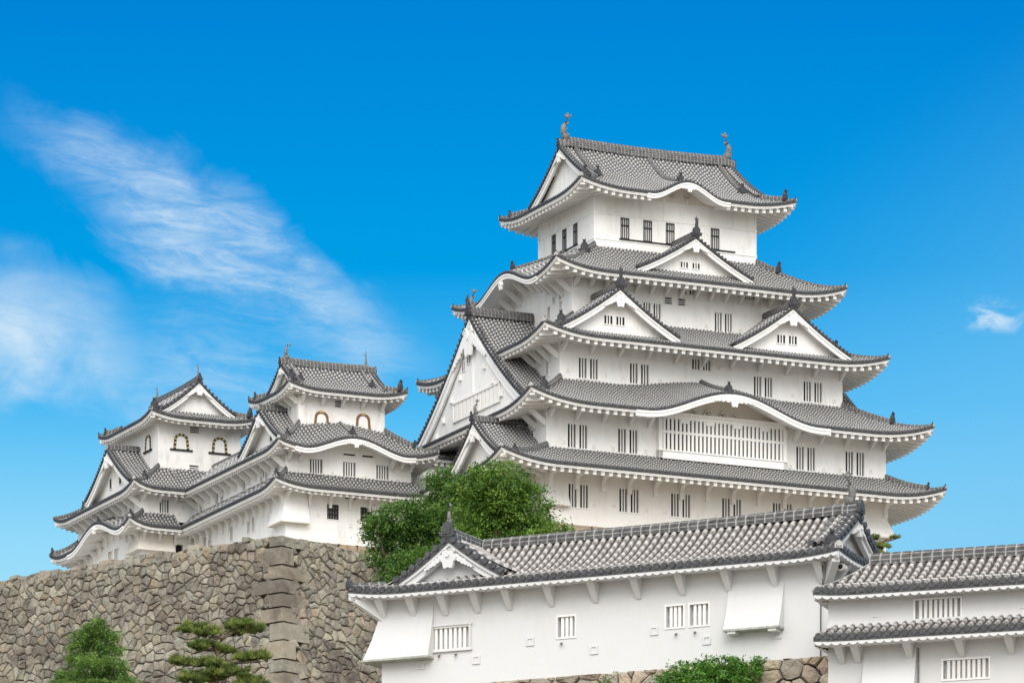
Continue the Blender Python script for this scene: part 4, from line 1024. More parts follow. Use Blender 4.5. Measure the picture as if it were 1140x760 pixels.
    m = MB(); flare(m, -4.31, -1.75, 0, 2.4, 81.0, 79.35, .5, 1, 1, 0, .1); B(m, 'stone_drop_bay', ['plaster_beige', 'plaster_beige'], k)
    m = MB(); flare(m, -4.31, -1.75, 10.9, 14.2, 80.9, 78.4, .5, 0, 1, 0, .1); B(m, 'stone_drop_bay', ['plaster', 'plaster_beige'], k)
build_inui_keep()
def build_link():
    x, y = nworld(10.7, 2.2)
    k = thing('corridor_building', 'plain white gatehouse wall glimpsed between the small keep and the tallest keep', 'corridor', (x, y, 77.2), TH)
    s = Storey(k, 0, 9, 0, 4, 77.2, 84.9); s.build()
    rf = Roof(-.3, 9.2, -.6, 4.6, None, 84.8, 86.0, alpha=.7, lift=.2, ll=3, gab='x', inset=.6)
    roof_parts(k, rf, dict(S=.6, W=.3, E=.2, N=.6), corners=(), sides='SN', rs=.5)
    return k
# ------------------------------------------------------------------ dry stone walls
def clip(poly, a, b, c):
    out = []
    for i in range(len(poly)):
        p, q = poly[i], poly[(i+1) % len(poly)]
        dp, dq = a*p[0]+b*p[1]-c, a*q[0]+b*q[1]-c
        if dp <= 0: out.append(p)
        if (dp < 0 < dq) or (dq < 0 < dp):
            t = dp/(dp-dq); out.append((p[0]+(q[0]-p[0])*t, p[1]+(q[1]-p[1])*t))
    return out
def voronoi(w, h, size, rnd, jit=.46, asp=1.25):
    nx = max(1, int(w/(size*asp))); ny = max(1, int(h/size)); gx, gy = w/nx, h/ny; pts = {}
    for j in range(-1, ny+1):
        for i in range(-1, nx+1):
            pts[i, j] = ((i+.5+(.5 if j % 2 else 0)*.8+rnd.uniform(-jit, jit))*gx, (j+.5+rnd.uniform(-jit, jit))*gy)
    for (i, j) in list(pts):
        if rnd.random() < .16 and 0 <= i < nx and 0 <= j < ny: pts[i+.5, j+.5] = ((i+1)*gx+rnd.uniform(-.1, .1)*gx, (j+1)*gy)
    keys = list(pts); cells = []
    bucket = {}
    for q in keys: bucket.setdefault((int(pts[q][0]//gx), int(pts[q][1]//gy)), []).append(q)
    for q in keys:
        x, y = pts[q]; poly = [(0, 0), (w, 0), (w, h), (0, h)]
        bi, bj = int(x//gx), int(y//gy)
        for dj in (-2, -1, 0, 1, 2):
            for di in (-2, -1, 0, 1, 2):
                for r_ in bucket.get((bi+di, bj+dj), ()):
                    if r_ == q: continue
                    X, Y = pts[r_]; a, b = X-x, Y-y
                    poly = clip(poly, a, b, a*(X+x)/2+b*(Y+y)/2)
                    if len(poly) < 3: break
                if len(poly) < 3: break
            if len(poly) < 3: break
        if len(poly) >= 3: cells.append(poly)
    return cells
PAL = [(.34, .275, .215), (.27, .25, .20), (.34, .31, .24), (.22, .20, .165), (.31, .245, .17), (.29, .275, .23), (.18, .16, .14), (.38, .35, .275), (.30, .265, .20), (.25, .215, .17)]
PAL_TAN = [(.42, .32, .21), (.38, .29, .19), (.45, .36, .25), (.36, .29, .21), (.43, .33, .23), (.33, .28, .22)]
def stones(mb, F, w, h, size, rnd, pal, relief=.16, gap=.05, skip=None, asp=1.25):
    """F(u, v, n) -> point; every stone is a rough bevelled lump standing proud of a dark joint"""
    for poly in voronoi(w, h, size, rnd, asp=asp):
        cx = sum(p[0] for p in poly)/len(poly); cy = sum(p[1] for p in poly)/len(poly)
        if skip and skip(cx, cy): continue
        # subdivide edges, wobble
        P = []
        for i in range(len(poly)):
            p, q = poly[i], poly[(i+1) % len(poly)]; L = math.dist(p, q); k = max(1, int(L/(size*.45)))
            for j in range(k):
                t = j/k; P.append((p[0]+(q[0]-p[0])*t, p[1]+(q[1]-p[1])*t))
        R0 = math.sqrt(max(.02, sum(poly[i][0]*poly[(i+1) % len(poly)][1]-poly[(i+1) % len(poly)][0]*poly[i][1] for i in range(len(poly))))/2/PI)
        hgt = relief*rnd.uniform(.55, 1.25); tx, ty = rnd.uniform(-.16, .16), rnd.uniform(-.2, .2); n = len(P)
        def ring(s_, nn, jt):
            o = []
            for x, y in P:
                d = math.dist((x, y), (cx, cy))+1e-6; kk = max(.25, (d*s_-gap)/d); kk *= 1+rnd.uniform(-jt, jt)
                X, Y = cx+(x-cx)*kk, cy+(y-cy)*kk
                o.append(F(X, Y, nn+(X-cx)*tx*(nn > 0)+(Y-cy)*ty*(nn > 0)+rnd.uniform(-.045, .045)*(nn > 0)))
            return o
        vs = ring(1., -.18, .0)+ring(.985, hgt*.45, .02)+ring(.78, hgt*.95, .05)+ring(.4, hgt*1.1, .1)+[F(cx, cy, hgt*1.1)]
        fs = []
        for r_ in range(3):
            for i in range(n): fs.append((r_*n+i, r_*n+(i+1) % n, (r_+1)*n+(i+1) % n, (r_+1)*n+i))
        fs += [(3*n+i, 3*n+(i+1) % n, 4*n) for i in range(n)]
        c = rnd.choice(pal); k = rnd.uniform(.55, 1.25); mb.add(vs, fs, 0, None, (c[0]*k, c[1]*k, c[2]*k*rnd.uniform(.92, 1.05)))
def block(mb, pts_fn, L0, L1, z0, z1, rnd, pal):
    pass
def build_stone_wall():
    rnd = random.Random(3)
    zt, zb, bt = 75.8, 60.5, .24
    cx, cy = -16.9, 395.0
    a = R(39.6); dl = (-math.cos(a), math.sin(a)); dr = (math.sin(a), math.cos(a)); nl = (-math.sin(a), -math.cos(a)); nr = (math.cos(a), -math.sin(a))
    H = zt-zb
    def curve(d): return bt*d*(.7+.3*d/H)       # outward batter at depth d below the top
    def FL(u, v, n):     # u along from the corner, v up from the base
        d = H-v; o = curve(d)+n
        return (cx+dl[0]*u+nl[0]*o+nr[0]*curve(d)*max(0, 1-u/12), cy+dl[1]*u+nl[1]*o+nr[1]*curve(d)*max(0, 1-u/12), zb+v+.22*mnoise.noise(Vector((u*.5, 3, 0)))*(v/H)**6)
    def FR(u, v, n):
        d = H-v; o = curve(d)+n
        return (cx+dr[0]*u+nr[0]*o+nl[0]*curve(d)*max(0, 1-u/12), cy+dr[1]*u+nr[1]*o+nl[1]*curve(d)*max(0, 1-u/12), zb+v+.18*mnoise.noise(Vector((u*.5, 9, 0)))*(v/H)**6)
    m = MB()
    # corner blocks, alternating long and short
    z = 0; i = 0; ends = []
    while z < H-.01:
        hh = min(rnd.uniform(.95, 1.5), H-z)
        if H-z-hh < .5: hh = H-z
        la, lb = ((2.5, 1.25) if i % 2 else (1.3, 2.3)); la *= rnd.uniform(.85, 1.15); lb *= rnd.uniform(.85, 1.15); ends.append((z, z+hh, la, lb))
        g = .03; c = rnd.choice([(.32, .285, .22), (.30, .27, .215), (.35, .31, .24), (.34, .28, .20)]); k = rnd.uniform(.55, .95); col = (c[0]*k, c[1]*k, c[2]*k)
        sk = rnd.uniform(-.06, .06)
        zs = (z+.035, z+.06, z+hh-.06, z+hh-.035); ns = (.02, .15, .15, .02); vs = []
        for zz, nn in zip(zs, ns):
            us = (la-g, la-.12, la*.5, .14); row = [FL(u, zz+sk*u*.3, nn-(.12 if u == la-g else 0)+rnd.uniform(-.05, .05)) for u in us]
            p = FL(0, zz, nn); q = FR(0, zz, nn); row.append((p[0]+q[0]-cx-(nl[0]+nr[0])*curve(H-zz), p[1]+q[1]-cy-(nl[1]+nr[1])*curve(H-zz), zb+zz))
            us = (.14, lb*.5, lb-.12, lb-g); row += [FR(u, zz, nn-(.12 if u == lb-g else 0)+rnd.uniform(-.05, .05)) for u in us]
            vs.append(row)
        n = 9; flat = [p for r_ in vs for p in r_]
        fs = [(r_*n+q, r_*n+q+1, (r_+1)*n+q+1, (r_+1)*n+q) for r_ in range(3) for q in range(n-1)]
        top = [FL(la, zs[3], -.5), FL(0, zs[3], -.5), FR(lb, zs[3], -.5)]; bot = [FL(la, zs[0], -.5), FL(0, zs[0], -.5), FR(lb, zs[0], -.5)]
        o = len(flat); flat += top+bot
        fs += [(27, 28, 29, 30, o+1, o), (30+1, 30+2, 30+3, 30+4+1, o+2, o+1) if False else (31, 32, 33, 34, 35, o+2, o+1, 30), (0, o+3, o+4, 4, 3, 2, 1), (4, o+4, o+5, 8, 7, 6, 5)]
        m.add(flat, fs, 0, None, col); z += hh; i += 1
    def skL(u, v): return any(a_ <= v < b_ and u < la*.72 for a_, b_, la, lb in ends)
    def skR(u, v): return any(a_ <= v < b_ and u < lb*.72 for a_, b_, la, lb in ends)
    stones(m, FL, 36, H, .62, rnd, PAL, relief=.17, gap=.034, skip=skL, asp=1.3); stones(m, FR, 20, H, .66, rnd, PAL, relief=.17, gap=.034, skip=skR, asp=1.2)
    # cap stones
    for F, L, st, cap in ((FL, 36, 2.2, .38), (FR, 20, 2.0, .12)):
        u = st
        while u < L-1:
            w = rnd.uniform(.8, 1.6); hh = rnd.uniform(.0, cap); c = rnd.choice(PAL); k = rnd.uniform(.7, 1.1); g = .03
            vs = [F(u+g, H-.5, .12), F(u+w-g, H-.5, .12), F(u+w-.1, H+hh, .02), F(u+.1, H+hh, .02), F(u+g, H-.5, -1.2), F(u+w-g, H-.5, -1.2), F(u+w-.1, H+hh*.7, -1.1), F(u+.1, H+hh*.7, -1.1)]
            m.add(vs, [(0, 1, 2, 3), (3, 2, 6, 7), (0, 3, 7, 4), (1, 5, 6, 2)], 0, None, (c[0]*k, c[1]*k, c[2]*k)); u += w
    bk = MB(); N = 12
    for F, L in ((FL, 36), (FR, 20)):
        us = [L*j/N for j in range(N+1)]
        for j in range(8): m.strip([F(u, H*j/8, -.15) for u in us], [F(u, H*(j+1)/8, -.15) for u in us], 1)
    o = m.build('stone_wall', ['stone', 'stone_gap'])
    tag(o, 'tall dark dry stone wall with a sharp corner below the two small keeps', 'stone wall')
    # terrace on top
    t = MB(); t.add([(cx, cy, zt-.02), (cx+dr[0]*30, cy+dr[1]*30, zt-.02), (cx+dr[0]*30+dl[0]*40, cy+dr[1]*30+dl[1]*40, zt-.02), (cx+dl[0]*40, cy+dl[1]*40, zt-.02)], [(0, 1, 2, 3)])
    tag(t.build('terrace', 'terrace_gravel'), kind='structure')
build_stone_wall()
def footing(name, label, O, th, x0, x1, y0, y1, zt, zb, batter, size, pal, mat, seed, sides='SW', vis=None):
    rnd = random.Random(seed); H = zt-zb; c, s = math.cos(th), math.sin(th); m = MB()
    def wv(x, y, z): return (O[0]+c*x-s*y, O[1]+s*x+c*y, z)
    def mk(sd):
        if sd == 'S': return (lambda u, v, n: wv(x0+(u/(x1-x0))*(x1-x0+2*(H-v)*batter)-(H-v)*batter, y0-(H-v)*batter-n, zb+v)), x1-x0
        if sd == 'W': return (lambda u, v, n: wv(x0-(H-v)*batter-n, y1-u*(1+(H-v)*batter/(y1-y0)), zb+v)), y1-y0
        return (lambda u, v, n: wv(x1+(H-v)*batter+n, y0+u-(1-u/(y1-y0))*(H-v)*batter, zb+v)), y1-y0
    for sd in sides:
        F, L = mk(sd); stones(m, F, L, H, size, rnd, pal, relief=.10, gap=.03)
        m.strip([F(L*j/6, 0, -.12) for j in range(7)], [F(L*j/6, H, -.12) for j in range(7)], 1)
    m.add([wv(x0, y0+.1, zt-.03), wv(x1, y0+.1, zt-.03), wv(x1, y1, zt-.03), wv(x0, y1, zt-.03)], [(0, 1, 2, 3)], 1)
    return tag(m.build(name, [mat, 'stone_gap']), label, 'stone wall')
footing('stone_wall', 'low course of pale tan stones under the small white keep nearest the wall corner', NO, TH, -.15, 12.5, -.15, 6, 77.2, 75.6, .12, .75, PAL_TAN, 'stone_tan', 11)
footing('stone_wall', 'pale stone base under the lowest storey of the tallest keep, behind the tree', (10.414, 416.424), TH, -14.5, 14.45, -12.3, 11, 77.6, 58, .22, 1.15, PAL_TAN, 'stone_tan', 12, 'SWE')
link_k = build_link()
# ------------------------------------------------------------------ white turret buildings in front
NEAR = ('tile_cover_near', 'tile_flat_near', 'tile_end_near')
CORB = bracket_mesh('corbel', .62, .68, .29, 'plaster_front')
def peg_mesh():
    m = MB(); m.tube([(0, .05, .03), (0, -.12, -.02)], .035, 6); m.tube([(0, -.1, -.02), (.05, -.14, -.07)], .025, 5)
    o = m.build('proto_peg', 'ornament_grey'); d = o.data; bpy.data.objects.remove(o); return d
PEG = peg_mesh()
OA, TA = (-4.5917, 190.0), R(-25.5)
def aworld(x, y):
    c, s = math.cos(TA), math.sin(TA); return (OA[0]+c*x-s*y, OA[1]+s*x+c*y)
def build_long_turret():
    zb = 26.0
    k = thing('turret_building', 'long white plastered turret with a front gable over its left end, tiled roof', 'turret', (*OA, zb), TA)
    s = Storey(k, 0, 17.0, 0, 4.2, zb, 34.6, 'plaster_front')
    s.win('S', 2.68, 32.64, 'lattice_pale', 1.48, .74); s.win('S', 7.18, 32.70, 'lattice_pale', .66, .70); s.win('S', 11.29, 32.74, 'lattice_pale', .64, .72); s.win('S', 12.2, 32.74, 'lattice_pale', .70, .72)
    s.build()
    m = MB(); m.box(1.86, 3.56, -.10, .0, 33.07, 33.13); m.box(1.86, 3.56, -.10, 0, 32.17, 32.23); m.box(3.46, 3.52, -.09, 0, 32.2, 33.1); B(m, 'window_frame', 'plaster_front', k)
    for x, z in ((3.71, 31.81), (5.8, 32.29), (8.24, 31.82), (1.54, 31.78), (10.52, 32.31), (12.49, 31.84), (15.1, 31.85)): place('loophole', LH_N, k, (x, 0, z), 0)
    for x, z in ((2.28, 32.05), (2.93, 32.05), (7.01, 32.13), (11.35, 32.13), (12.06, 32.14)): place('drain_peg', PEG, k, (x, 0, z), 0)
    al = .5
    # wing with the front gable
    w = Roof(-.85, 6.55, -.9, 8.2, None, 34.32, 36.12, alpha=.55, lift=.18, ll=2.2, gab='y', inset=.95, p=.30, r=.088); w.rng = {'S': (-1, 3.72)}
    mr = Roof(1.9, 17.72, -.9, 5.1, None, 34.32, 36.12, alpha=.45, lift=.16, ll=2.2, gab='x', inset=.85, p=.30, r=.088, liftc={'S0': 0}); mr.rng = {'S': (.92, 99)}
    m = MB(); w.tiles(m, 'SW'); w2 = Roof(-.85, 6.55, -.9, 8.2, None, 34.32, 36.12, alpha=.55, lift=0, gab='y', inset=.95, p=.30, r=.088); w2.rng = {'E': (.9, 99)}; w2.tiles(m, 'E')
    mr.tiles(m, 'SEN'); r = B(m, 'roof', list(NEAR), k)
    m = MB(); w.scallop(m, dict(S=.92, W=.87, E=.01), 'S'); w.rng = {}; w.scallop(m, dict(S=.92, W=.87, N=.01), 'W'); mr.scallop(m, dict(S=.92, E=.74, W=.01, N=.8), 'SE')
    for (x0, y0), (x1, y1) in (((.02, .02), (-.70, -.76)), ((16.98, .02), (17.55, -.75))):
        L = math.dist((x0, y0), (x1, y1)); ux, uy = (x1-x0)/L, (y1-y0)/L
        m.prism([(0, 34.16), (L, 34.12), (L, 34.0), (.06, 33.42), (0, 33.42)], lambda u, d, z: (x0+ux*u-uy*d, y0+uy*u+ux*d, z), -.13, .13)
    B(m, 'eaves', 'plaster_front', r)
    for x in (1.31, 2.54, 3.80, 5.02, 6.64, 8.32, 9.94, 11.61, 13.32, 15.05, 16.75, .12): place('bracket', CORB, k, (x, 0, 34.12), 0)
    for y in (.5, 1.9, 3.3): place('bracket', CORB, k, (17.0, y, 34.12), FACE['E'])
    # ridges
    m = MB(); ridge_path(m, [(3.0+13.75*j/10, 2.1, 36.10+.10*max(0, j/5-1)**2) for j in range(11)], .36, .40); B(m, 'ridge', 'ridge_tile_near', r)
    m = MB(); ridge_path(m, w.hip('SW', .0, 1.0), .30, .26); B(m, 'hip_ridge', 'ridge_tile_near', r)
    h = w.hip('SW', 0, .1)[0]; place('ridge_ornament', ONI_G, r, (h[0], h[1], h[2]), DIAG['SW'], .7)
    m = MB(); ridge_path(m, mr.hip('SE', .0, 1.0), .30, .28); B(m, 'hip_ridge', 'ridge_tile_near', r)
    h = mr.hip('SE', .55, 1)[0]; place('ridge_ornament', ONI_S, r, (h[0], h[1], h[2]+.05), DIAG['SE'], .9)
    m = MB(); pts = [mr.pt('S', 16.9-1.9-.55, o, mr.z('S', 14.45, o)) for o in (.95, 1.5, 2.2, 2.9)]; ridge_path(m, pts, .28, .26, 0, -.04); B(m, 'ridge', 'ridge_tile_near', r)
    place('ridge_ornament', ONI_G, r, (pts[0][0], pts[0][1]-.05, pts[0][2]-.08), 0, .7)
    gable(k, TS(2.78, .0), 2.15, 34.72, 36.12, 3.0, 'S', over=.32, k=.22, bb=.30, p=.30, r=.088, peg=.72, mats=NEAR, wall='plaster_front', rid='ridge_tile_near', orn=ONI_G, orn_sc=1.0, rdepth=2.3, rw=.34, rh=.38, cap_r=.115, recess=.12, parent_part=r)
    gp = (2.78, -.30, 36.55); place('fish_finial', FISH, r, (2.78, -.22, 36.72), PI/2, .36)
    m = MB(); m.box(.55, 5.0, -.28, .14, 34.50, 34.62); B(m, 'gable_sill', 'plaster_front', r)
    gable(k, TE(16.95, 2.1), 2.35, 34.75, 36.12, .5, 'E', over=.30, k=.22, bb=.26, p=.30, r=.088, peg=.45, mats=NEAR, wall='plaster_front', rid='ridge_tile_near', orn=ONI_G, orn_sc=.95, rdepth=.3, rw=.34, rh=.42, cap_r=.115, recess=.2, parent_part=r)
    place('fish_finial', FISH, r, (16.9, 2.1, 36.68), PI, .56)
    # stone-drop bays
    m = MB(); flare(m, 0, 2.05, 0, 2.4, 34.0, 32.02, .50, 1, 1, 0, .07); B(m, 'stone_drop_bay', ['plaster_front', 'moss_lip'], k)
    m = MB(); flare(m, 13.3, 15.35, 0, .4, 33.72, 32.06, .50, 1, 0, 0, .07); m.box(13.45, 13.75, -.5, 0, 31.9, 32.0); m.box(14.95, 15.25, -.5, 0, 31.9, 32.0); B(m, 'stone_drop_bay', ['plaster_front', 'moss_lip'], k)
build_long_turret()
def build_camera_thing():
    x, y = aworld(17.5, -.12)
    t = thing('security_camera', 'small round white camera with a dark lens under the eaves at the turret corner', 'camera', (x, y, 33.92), TA)
    m = MB(); m.tube([(0, .22, 0), (0, -.10, 0)], .13, 14); m.box(-.03, .03, .12, .22, 0, .3); m.build('housing', 'camera_white', t)
    m = MB(); m.tube([(0, -.09, 0), (0, -.115, 0)], .085, 12); m.build('lens', 'lens_dark', t)
    m = MB(); x0, z0 = 16.78, 33.6; pts = [(16.9, -.35, 34.0), (16.80, -.07, 33.4), (16.72, -.06, 33.0), (16.71, -.06, 30.9), (16.70, -.28, 30.0), (16.7, -.4, 28.0)]
    m.tube([(*aworld(a, b), c) for a, b, c in pts], .022, 6)
    tag(m.build('cable', 'cable_black'), 'thin black cable running down the white wall onto the stones beside the lower roof', 'cable')
build_camera_thing()
OB, TB = (10.56, 180.0), R(-19.4)
def build_two_tier():
    zb = 24.0
    k = thing('turret_building', 'white two tier building at the right edge, a narrow tiled canopy under its main eaves', 'turret', (*OB, zb), TB)
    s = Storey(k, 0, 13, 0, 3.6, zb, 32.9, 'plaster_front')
    s.win('S', 3.78, 31.8, 'lattice_pale', 1.55, .78); s.win('S', 4.74, 29.83, 'lattice_pale', 1.55, .62); s.build()
    for x, z in ((1.64, 31.63), (6.68, 31.62)): place('loophole', LH_N, k, (x, 0, z), 0)
    rb = Roof(-.3, 13, -.7, 3.7, dict(S=2.2, W=1.45, E=.01, N=2.2), 32.52, 33.8, alpha=.75, lift=.08, ll=1.5, p=.30, r=.088)
    m = MB(); rb.tiles(m, 'SWN'); r = B(m, 'roof', list(NEAR), k)
    m = MB(); rb.scallop(m, dict(S=.72, W=.32, N=.2, E=.01), 'SW'); B(m, 'eaves', 'plaster_front', r)
    m = MB(); ridge_path(m, [(1.05+12*j/6, 1.5, 33.78) for j in range(7)], .38, .42); B(m, 'ridge', 'ridge_tile_near', r)
    m = MB(); ridge_path(m, rb.hip('SW', .0, 1.), .22, .16); B(m, 'hip_ridge', 'ridge_tile_near', r)
    rl = Roof(-.15, 13, -1.15, 3.0, dict(S=1.15, W=.4, E=.01, N=1), 30.93, 31.48, alpha=.9, lift=.04, ll=1, p=.30, r=.088)
    m = MB(); rl.tiles(m, 'SW'); r2 = B(m, 'canopy_roof', list(NEAR), k)
    m = MB(); rl.scallop(m, dict(S=1.15, W=.15, N=.2, E=.01), 'SW'); m.box(-.02, 13, -.12, .0, 31.42, 31.56); B(m, 'eaves', 'plaster_front', r2)
    cb = bracket_mesh('corbel', .75, .55, .30, 'plaster_front')
    for x in (.5, 1.05, 2.85, 4.62, 6.31, 8.1): place('bracket', cb, k, (x, 0, 30.78), 0)
    m = MB(); flare(m, 1.25, 3.05, 0, .4, 30.75, 29.05, .5, 1, 0, 0, .07); B(m, 'stone_drop_bay', ['plaster_front', 'moss_lip'], k)
    m = MB(); m.tube([(3.12, -.05, 30.6), (3.13, -.05, 28.5)], .03, 6); B(m, 'downpipe', 'ornament_grey', k)
build_two_tier()
footing('stone_wall', 'low rough pinkish tan stone base under the long white turret, half hidden by a shrub', OA, TA, -.2, 17.15, -.10, 4, 30.98, 26.2, .10, .58, [(.56, .45, .34), (.48, .38, .30), (.58, .49, .38), (.42, .35, .29), (.54, .41, .33), (.52, .46, .37)], 'stone_tan', 15, 'S')

# ------------------------------------------------------------------ vegetation
def P3(px, py, Y): return Vector(((px-570)/6000*Y, Y, (1747-py)/6000*Y))
def leaves(mb, lobes, n, size, rnd, clump=.34, per=22, droop=.35, asp=.45, shell=.62):
    """lobes: (centre, (rx, ry, rz)); leaf clumps through the outer part of every lobe, gaps between the clumps"""
    vol = [r[0]*r[2] for c, r in lobes]; tot = sum(vol); cl = n//per
    for (c, r), v in zip(lobes, vol):
        for _ in range(max(3, int(cl*v/tot))):
            while True:
                d = Vector((rnd.gauss(0, 1), rnd.gauss(0, 1), rnd.gauss(0, 1)))
                if d.length > .1: break
            d.normalize(); f = shell+(1-shell)*rnd.random()**.7
            if rnd.random() < .15: f = rnd.uniform(.2, shell)
            f *= 1+.14*mnoise.noise(d*2.1+c*.7)
            p = Vector((c.x+d.x*r[0]*f, c.y+d.y*r[1]*f, c.z+d.z*r[2]*f)); tone = min(1, max(0, rnd.gauss(.45, .24))); cs = clump*rnd.uniform(.6, 1.3)
            ax = (d+Vector((rnd.gauss(0, .5), rnd.gauss(0, .5), rnd.gauss(0, .4)-droop))).normalized()
            for _k in range(per):
                q = p+Vector((rnd.gauss(0, cs*.5), rnd.gauss(0, cs*.5), rnd.gauss(0, cs*.34)))
                a = (ax+Vector((rnd.gauss(0, .55), rnd.gauss(0, .55), rnd.gauss(0, .45)))).normalized()
                nn = Vector((rnd.gauss(0, .6), rnd.gauss(0, .6)-.2, 1.0)); sd = a.cross(nn)
                if sd.length < .05: continue
                sd.normalize(); L = size*rnd.uniform(.7, 1.35); w = L*asp
                t = min(1, max(0, tone+rnd.gauss(0, .13)))
                mb.add([tuple(q-a*L*.5), tuple(q+sd*w*.5), tuple(q+a*L*.5), tuple(q-sd*w*.5)], [(0, 1, 2, 3)], 0, None, (t, t, t))
def limb(mb, a, b, r0, r1, rnd, wob=.12, n=6):
    L = (b-a).length; pts = [a.lerp(b, j/n)+Vector((rnd.gauss(0, wob), rnd.gauss(0, wob), rnd.gauss(0, wob*.4)))*L*.2*math.sin(PI*j/n) for j in range(n+1)]
    mb.tube([tuple(p) for p in pts], [r0+(r1-r0)*j/n for j in range(n+1)], 7); return pts
def plant(name, label, cat, base, leafmat, lobes, n, size, seed, trunk_r=.2, group=None, **kw):
    rnd = random.Random(seed)
    t = thing(name, label, cat, tuple(base), 0, group)
    lb = [(c-base, r) for c, r in lobes]
    m = MB(); top = sum((c for c, r in lb), Vector())/len(lb); mid = Vector((top.x*.3, top.y*.3, max(.3, top.z*.55)))
    limb(m, Vector((0, 0, -.5)), mid, trunk_r, trunk_r*.7, rnd)
    for c, r in lb: limb(m, mid, Vector((c.x, c.y, c.z-r[2]*.1)), trunk_r*.55, trunk_r*.12, rnd, .3); 
    o = m.build('trunk', 'bark', t, 0, True)
    m = MB(); leaves(m, lb, n, size, rnd, **kw); m.build('crown', leafmat, t)
    return t
def lob(L, Y, dy=.8):
    s = Y/6000; r_ = random.Random(5)
    return [(P3(px, py, Y+r_.uniform(-dy, dy)), (rx*s, max(rx, rz)*s*.9, rz*s)) for px, py, rx, rz in L]
def gp(px, Y): x = (px-570)/6000*Y; return Vector((x, Y, ground_z(x, Y)))
plant('broadleaf_tree', 'bright green round crowned tree just behind the gabled turret roof', 'tree', gp(548, 232), 'leaf_broad',
      lob([(552, 540, 42, 26), (572, 566, 44, 30), (535, 575, 34, 34), (565, 600, 48, 30), (590, 592, 34, 20), (520, 548, 22, 18), (612, 590, 20, 9), (530, 620, 40, 22), (585, 615, 30, 16), (552, 562, 34, 34)], 232, 1.2), 38000, .16, 21, .28, clump=.38, per=34, shell=.66)
plant('broadleaf_tree', 'darker spreading tree at the left, reaching in front of the small keep', 'tree', gp(455, 240), 'leaf_dark',
      lob([(452, 578, 34, 22), (425, 592, 22, 16), (440, 618, 30, 22), (478, 600, 34, 30), (492, 536, 16, 17), (495, 560, 20, 20), (470, 632, 40, 22), (500, 590, 26, 36), (510, 622, 30, 24), (416, 582, 14, 7), (440, 645, 20, 12)], 240, 1.2), 42000, .15, 22, .25, clump=.38, per=34, shell=.66)
plant('conifer', 'rounded light green conifer at the foot of the dark stone wall', 'tree', gp(104, 300), 'leaf_conifer',
      lob([(108, 699, 15, 11), (97, 709, 17, 10), (117, 712, 16, 11), (92, 722, 19, 9), (119, 726, 19, 10), (88, 736, 16, 9), (108, 739, 24, 10), (128, 742, 15, 9), (74, 752, 15, 8), (98, 754, 22, 8), (124, 757, 24, 9), (142, 760, 16, 7), (70, 764, 18, 7), (104, 768, 36, 12), (104, 785, 44, 14)], 300, .8), 46000, .13, 23, .2, clump=.28, asp=.40, droop=-.5, per=36, shell=.7)
plant('shrub', 'leafy bright green shrub in front of the low stone base', 'shrub', gp(795, 183.2)-Vector((0, 0, .2)), 'leaf_shrub',
      lob([(765, 752, 30, 16), (800, 744, 32, 15), (826, 752, 28, 16), (845, 740, 10, 8), (790, 765, 52, 20), (745, 760, 18, 12)], 183.2, .5), 13000, .115, 24, .12, clump=.20)
plant('shrub', 'small weedy plant growing on the stone base left of the leafy shrub', 'shrub', P3(680, 775, 186.1), 'leaf_shrub',
      lob([(678, 757, 9, 6), (686, 753, 5, 5), (670, 760, 6, 4)], 186.1, .15), 420, .10, 25, .03, clump=.12, per=8)
def pine(label, base, pads, trunk, seed, sc, group='pines'):
    rnd = random.Random(seed); t = thing('pine_tree', label, 'tree', tuple(base), 0, group)
    m = MB(); tp = [p-base for p in trunk]
    m.tube([tuple(Vector((0, 0, -.4)))]+[tuple(p) for p in tp], [.20*sc]+[(.17-.12*j/len(tp))*sc for j in range(len(tp))], 8)
    mc = MB()
    for c, (rx, ry, rz) in pads:
        c = c-base; near = min(tp, key=lambda q: (q-c).length+max(0, q.z-c.z)*2)
        limb(m, near, Vector((c.x, c.y, c.z-rz*.5)), .10*sc, .04*sc, rnd, .5)
        for _ in range(int(34*rx*ry/(sc*sc*.35))):
            a = rnd.uniform(0, 2*PI); rr = math.sqrt(rnd.random())*(1+.3*math.sin(3*a+c.x*5)); h = rnd.uniform(-.3, 1.0)*(1-rr*rr*.8)
            p = Vector((c.x+rx*rr*math.cos(a), c.y+ry*rr*math.sin(a), c.z+rz*1.15*h+rz*.8*mnoise.noise(Vector((c.x*3+a, rr*3, c.z))))); tone = min(1, max(0, rnd.choice((.05, .2, .45, .8, 1.))+rnd.gauss(0, .1)))
            td = Vector((rnd.gauss(0, .35), rnd.gauss(0, .35), 1)).normalized()
            for _k in range(26):
                d = (td*.55+Vector((rnd.gauss(0, .75), rnd.gauss(0, .75), abs(rnd.gauss(0, .5))))).normalized(); L = .34*sc*rnd.uniform(.6, 1.25)
                sd = d.cross(Vector((rnd.gauss(0, 1), -1, rnd.gauss(0, 1)))).normalized()*.022*sc
                tt = min(1, max(0, tone+rnd.gauss(0, .12)))
                mc.add([tuple(p-sd), tuple(p+sd), tuple(p+d*L+sd*.5), tuple(p+d*L-sd*.5)], [(0, 1, 2, 3)], 0, None, (tt, tt, tt))
    m.build('trunk', 'bark', t, 0, True); mc.build('crown', 'leaf_pine', t)
    return t
Yp = 305; sp_ = Yp/6000
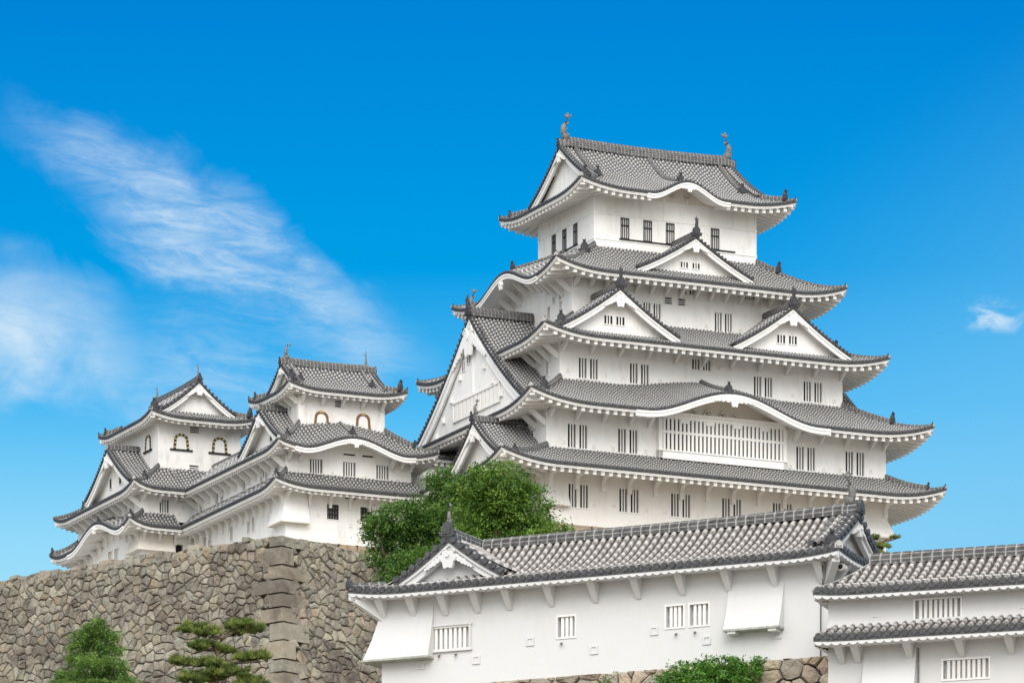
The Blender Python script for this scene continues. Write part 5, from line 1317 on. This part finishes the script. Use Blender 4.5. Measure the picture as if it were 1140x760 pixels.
pine('gnarled pine with layered needle pads in front of the dark stone wall', gp(243, Yp), [(P3(a, b, Yp+dy), (rx*sp_, rx*sp_*.8, rz*sp_)) for a, b, rx, rz, dy in
     ((215, 701, 16, 6, .2), (232, 706, 14, 5, -.3), (270, 698, 18, 6, 0), (285, 703, 10, 4, .3), (226, 721, 17, 5, -.2), (252, 727, 11, 4, .5), (204, 739, 16, 5, .3), (233, 741, 15, 5, -.5), (277, 734, 17, 5, 0), (290, 731, 10, 4, 0), (252, 752, 24, 7, -.3), (222, 757, 24, 7, .2), (280, 762, 18, 6, 0), (262, 706, 9, 3, .2))],
     [P3(243, 800, Yp), P3(240, 765, Yp), P3(246, 740, Yp), P3(240, 722, Yp), P3(248, 710, Yp), P3(262, 702, Yp)], 31, 1.0)
Yq = 300; sq = Yq/6000
pine('small dark pine showing between the tallest keep and the roof ridges', gp(978, Yq), [(P3(a, b, Yq), (rx*sq, rx*sq*.8, rz*sq)) for a, b, rx, rz in
     ((972, 600, 8, 2.5), (997, 599, 5, 1.5), (966, 608, 7, 2.5), (982, 609, 9, 2.5), (976, 618, 12, 3))], [P3(978, 680, Yq), P3(977, 640, Yq), P3(979, 618, Yq), P3(976, 604, Yq)], 32, .62)
# white sheet on the terrace edge
def build_sheet():
    m = MB(); c = P3(398, 617.5, 401.0); rnd = random.Random(4); n = 9; vs = []
    for j in range(4):
        for i in range(n): vs.append((c.x-1.3+2.6*i/(n-1), c.y+.66*i/(n-1)*2+j*.35, c.z+.12*math.sin(i*.9+j)+(.16 if 0 < i < n-1 else -.1)-(.35 if j == 0 else 0)))
    m.add(vs, [(j*n+i, j*n+i+1, (j+1)*n+i+1, (j+1)*n+i) for j in range(3) for i in range(n-1)])
    m.add([(x, y, z-.12) for x, y, z in vs], [(j*n+i, (j+1)*n+i, (j+1)*n+i+1, j*n+i+1) for j in range(3) for i in range(n-1)])
    tag(m.build('tarpaulin', 'white_cloth', None, 0, True), 'crumpled white sheet lying on top of the stone wall left of the trees', 'sheet')
build_sheet()
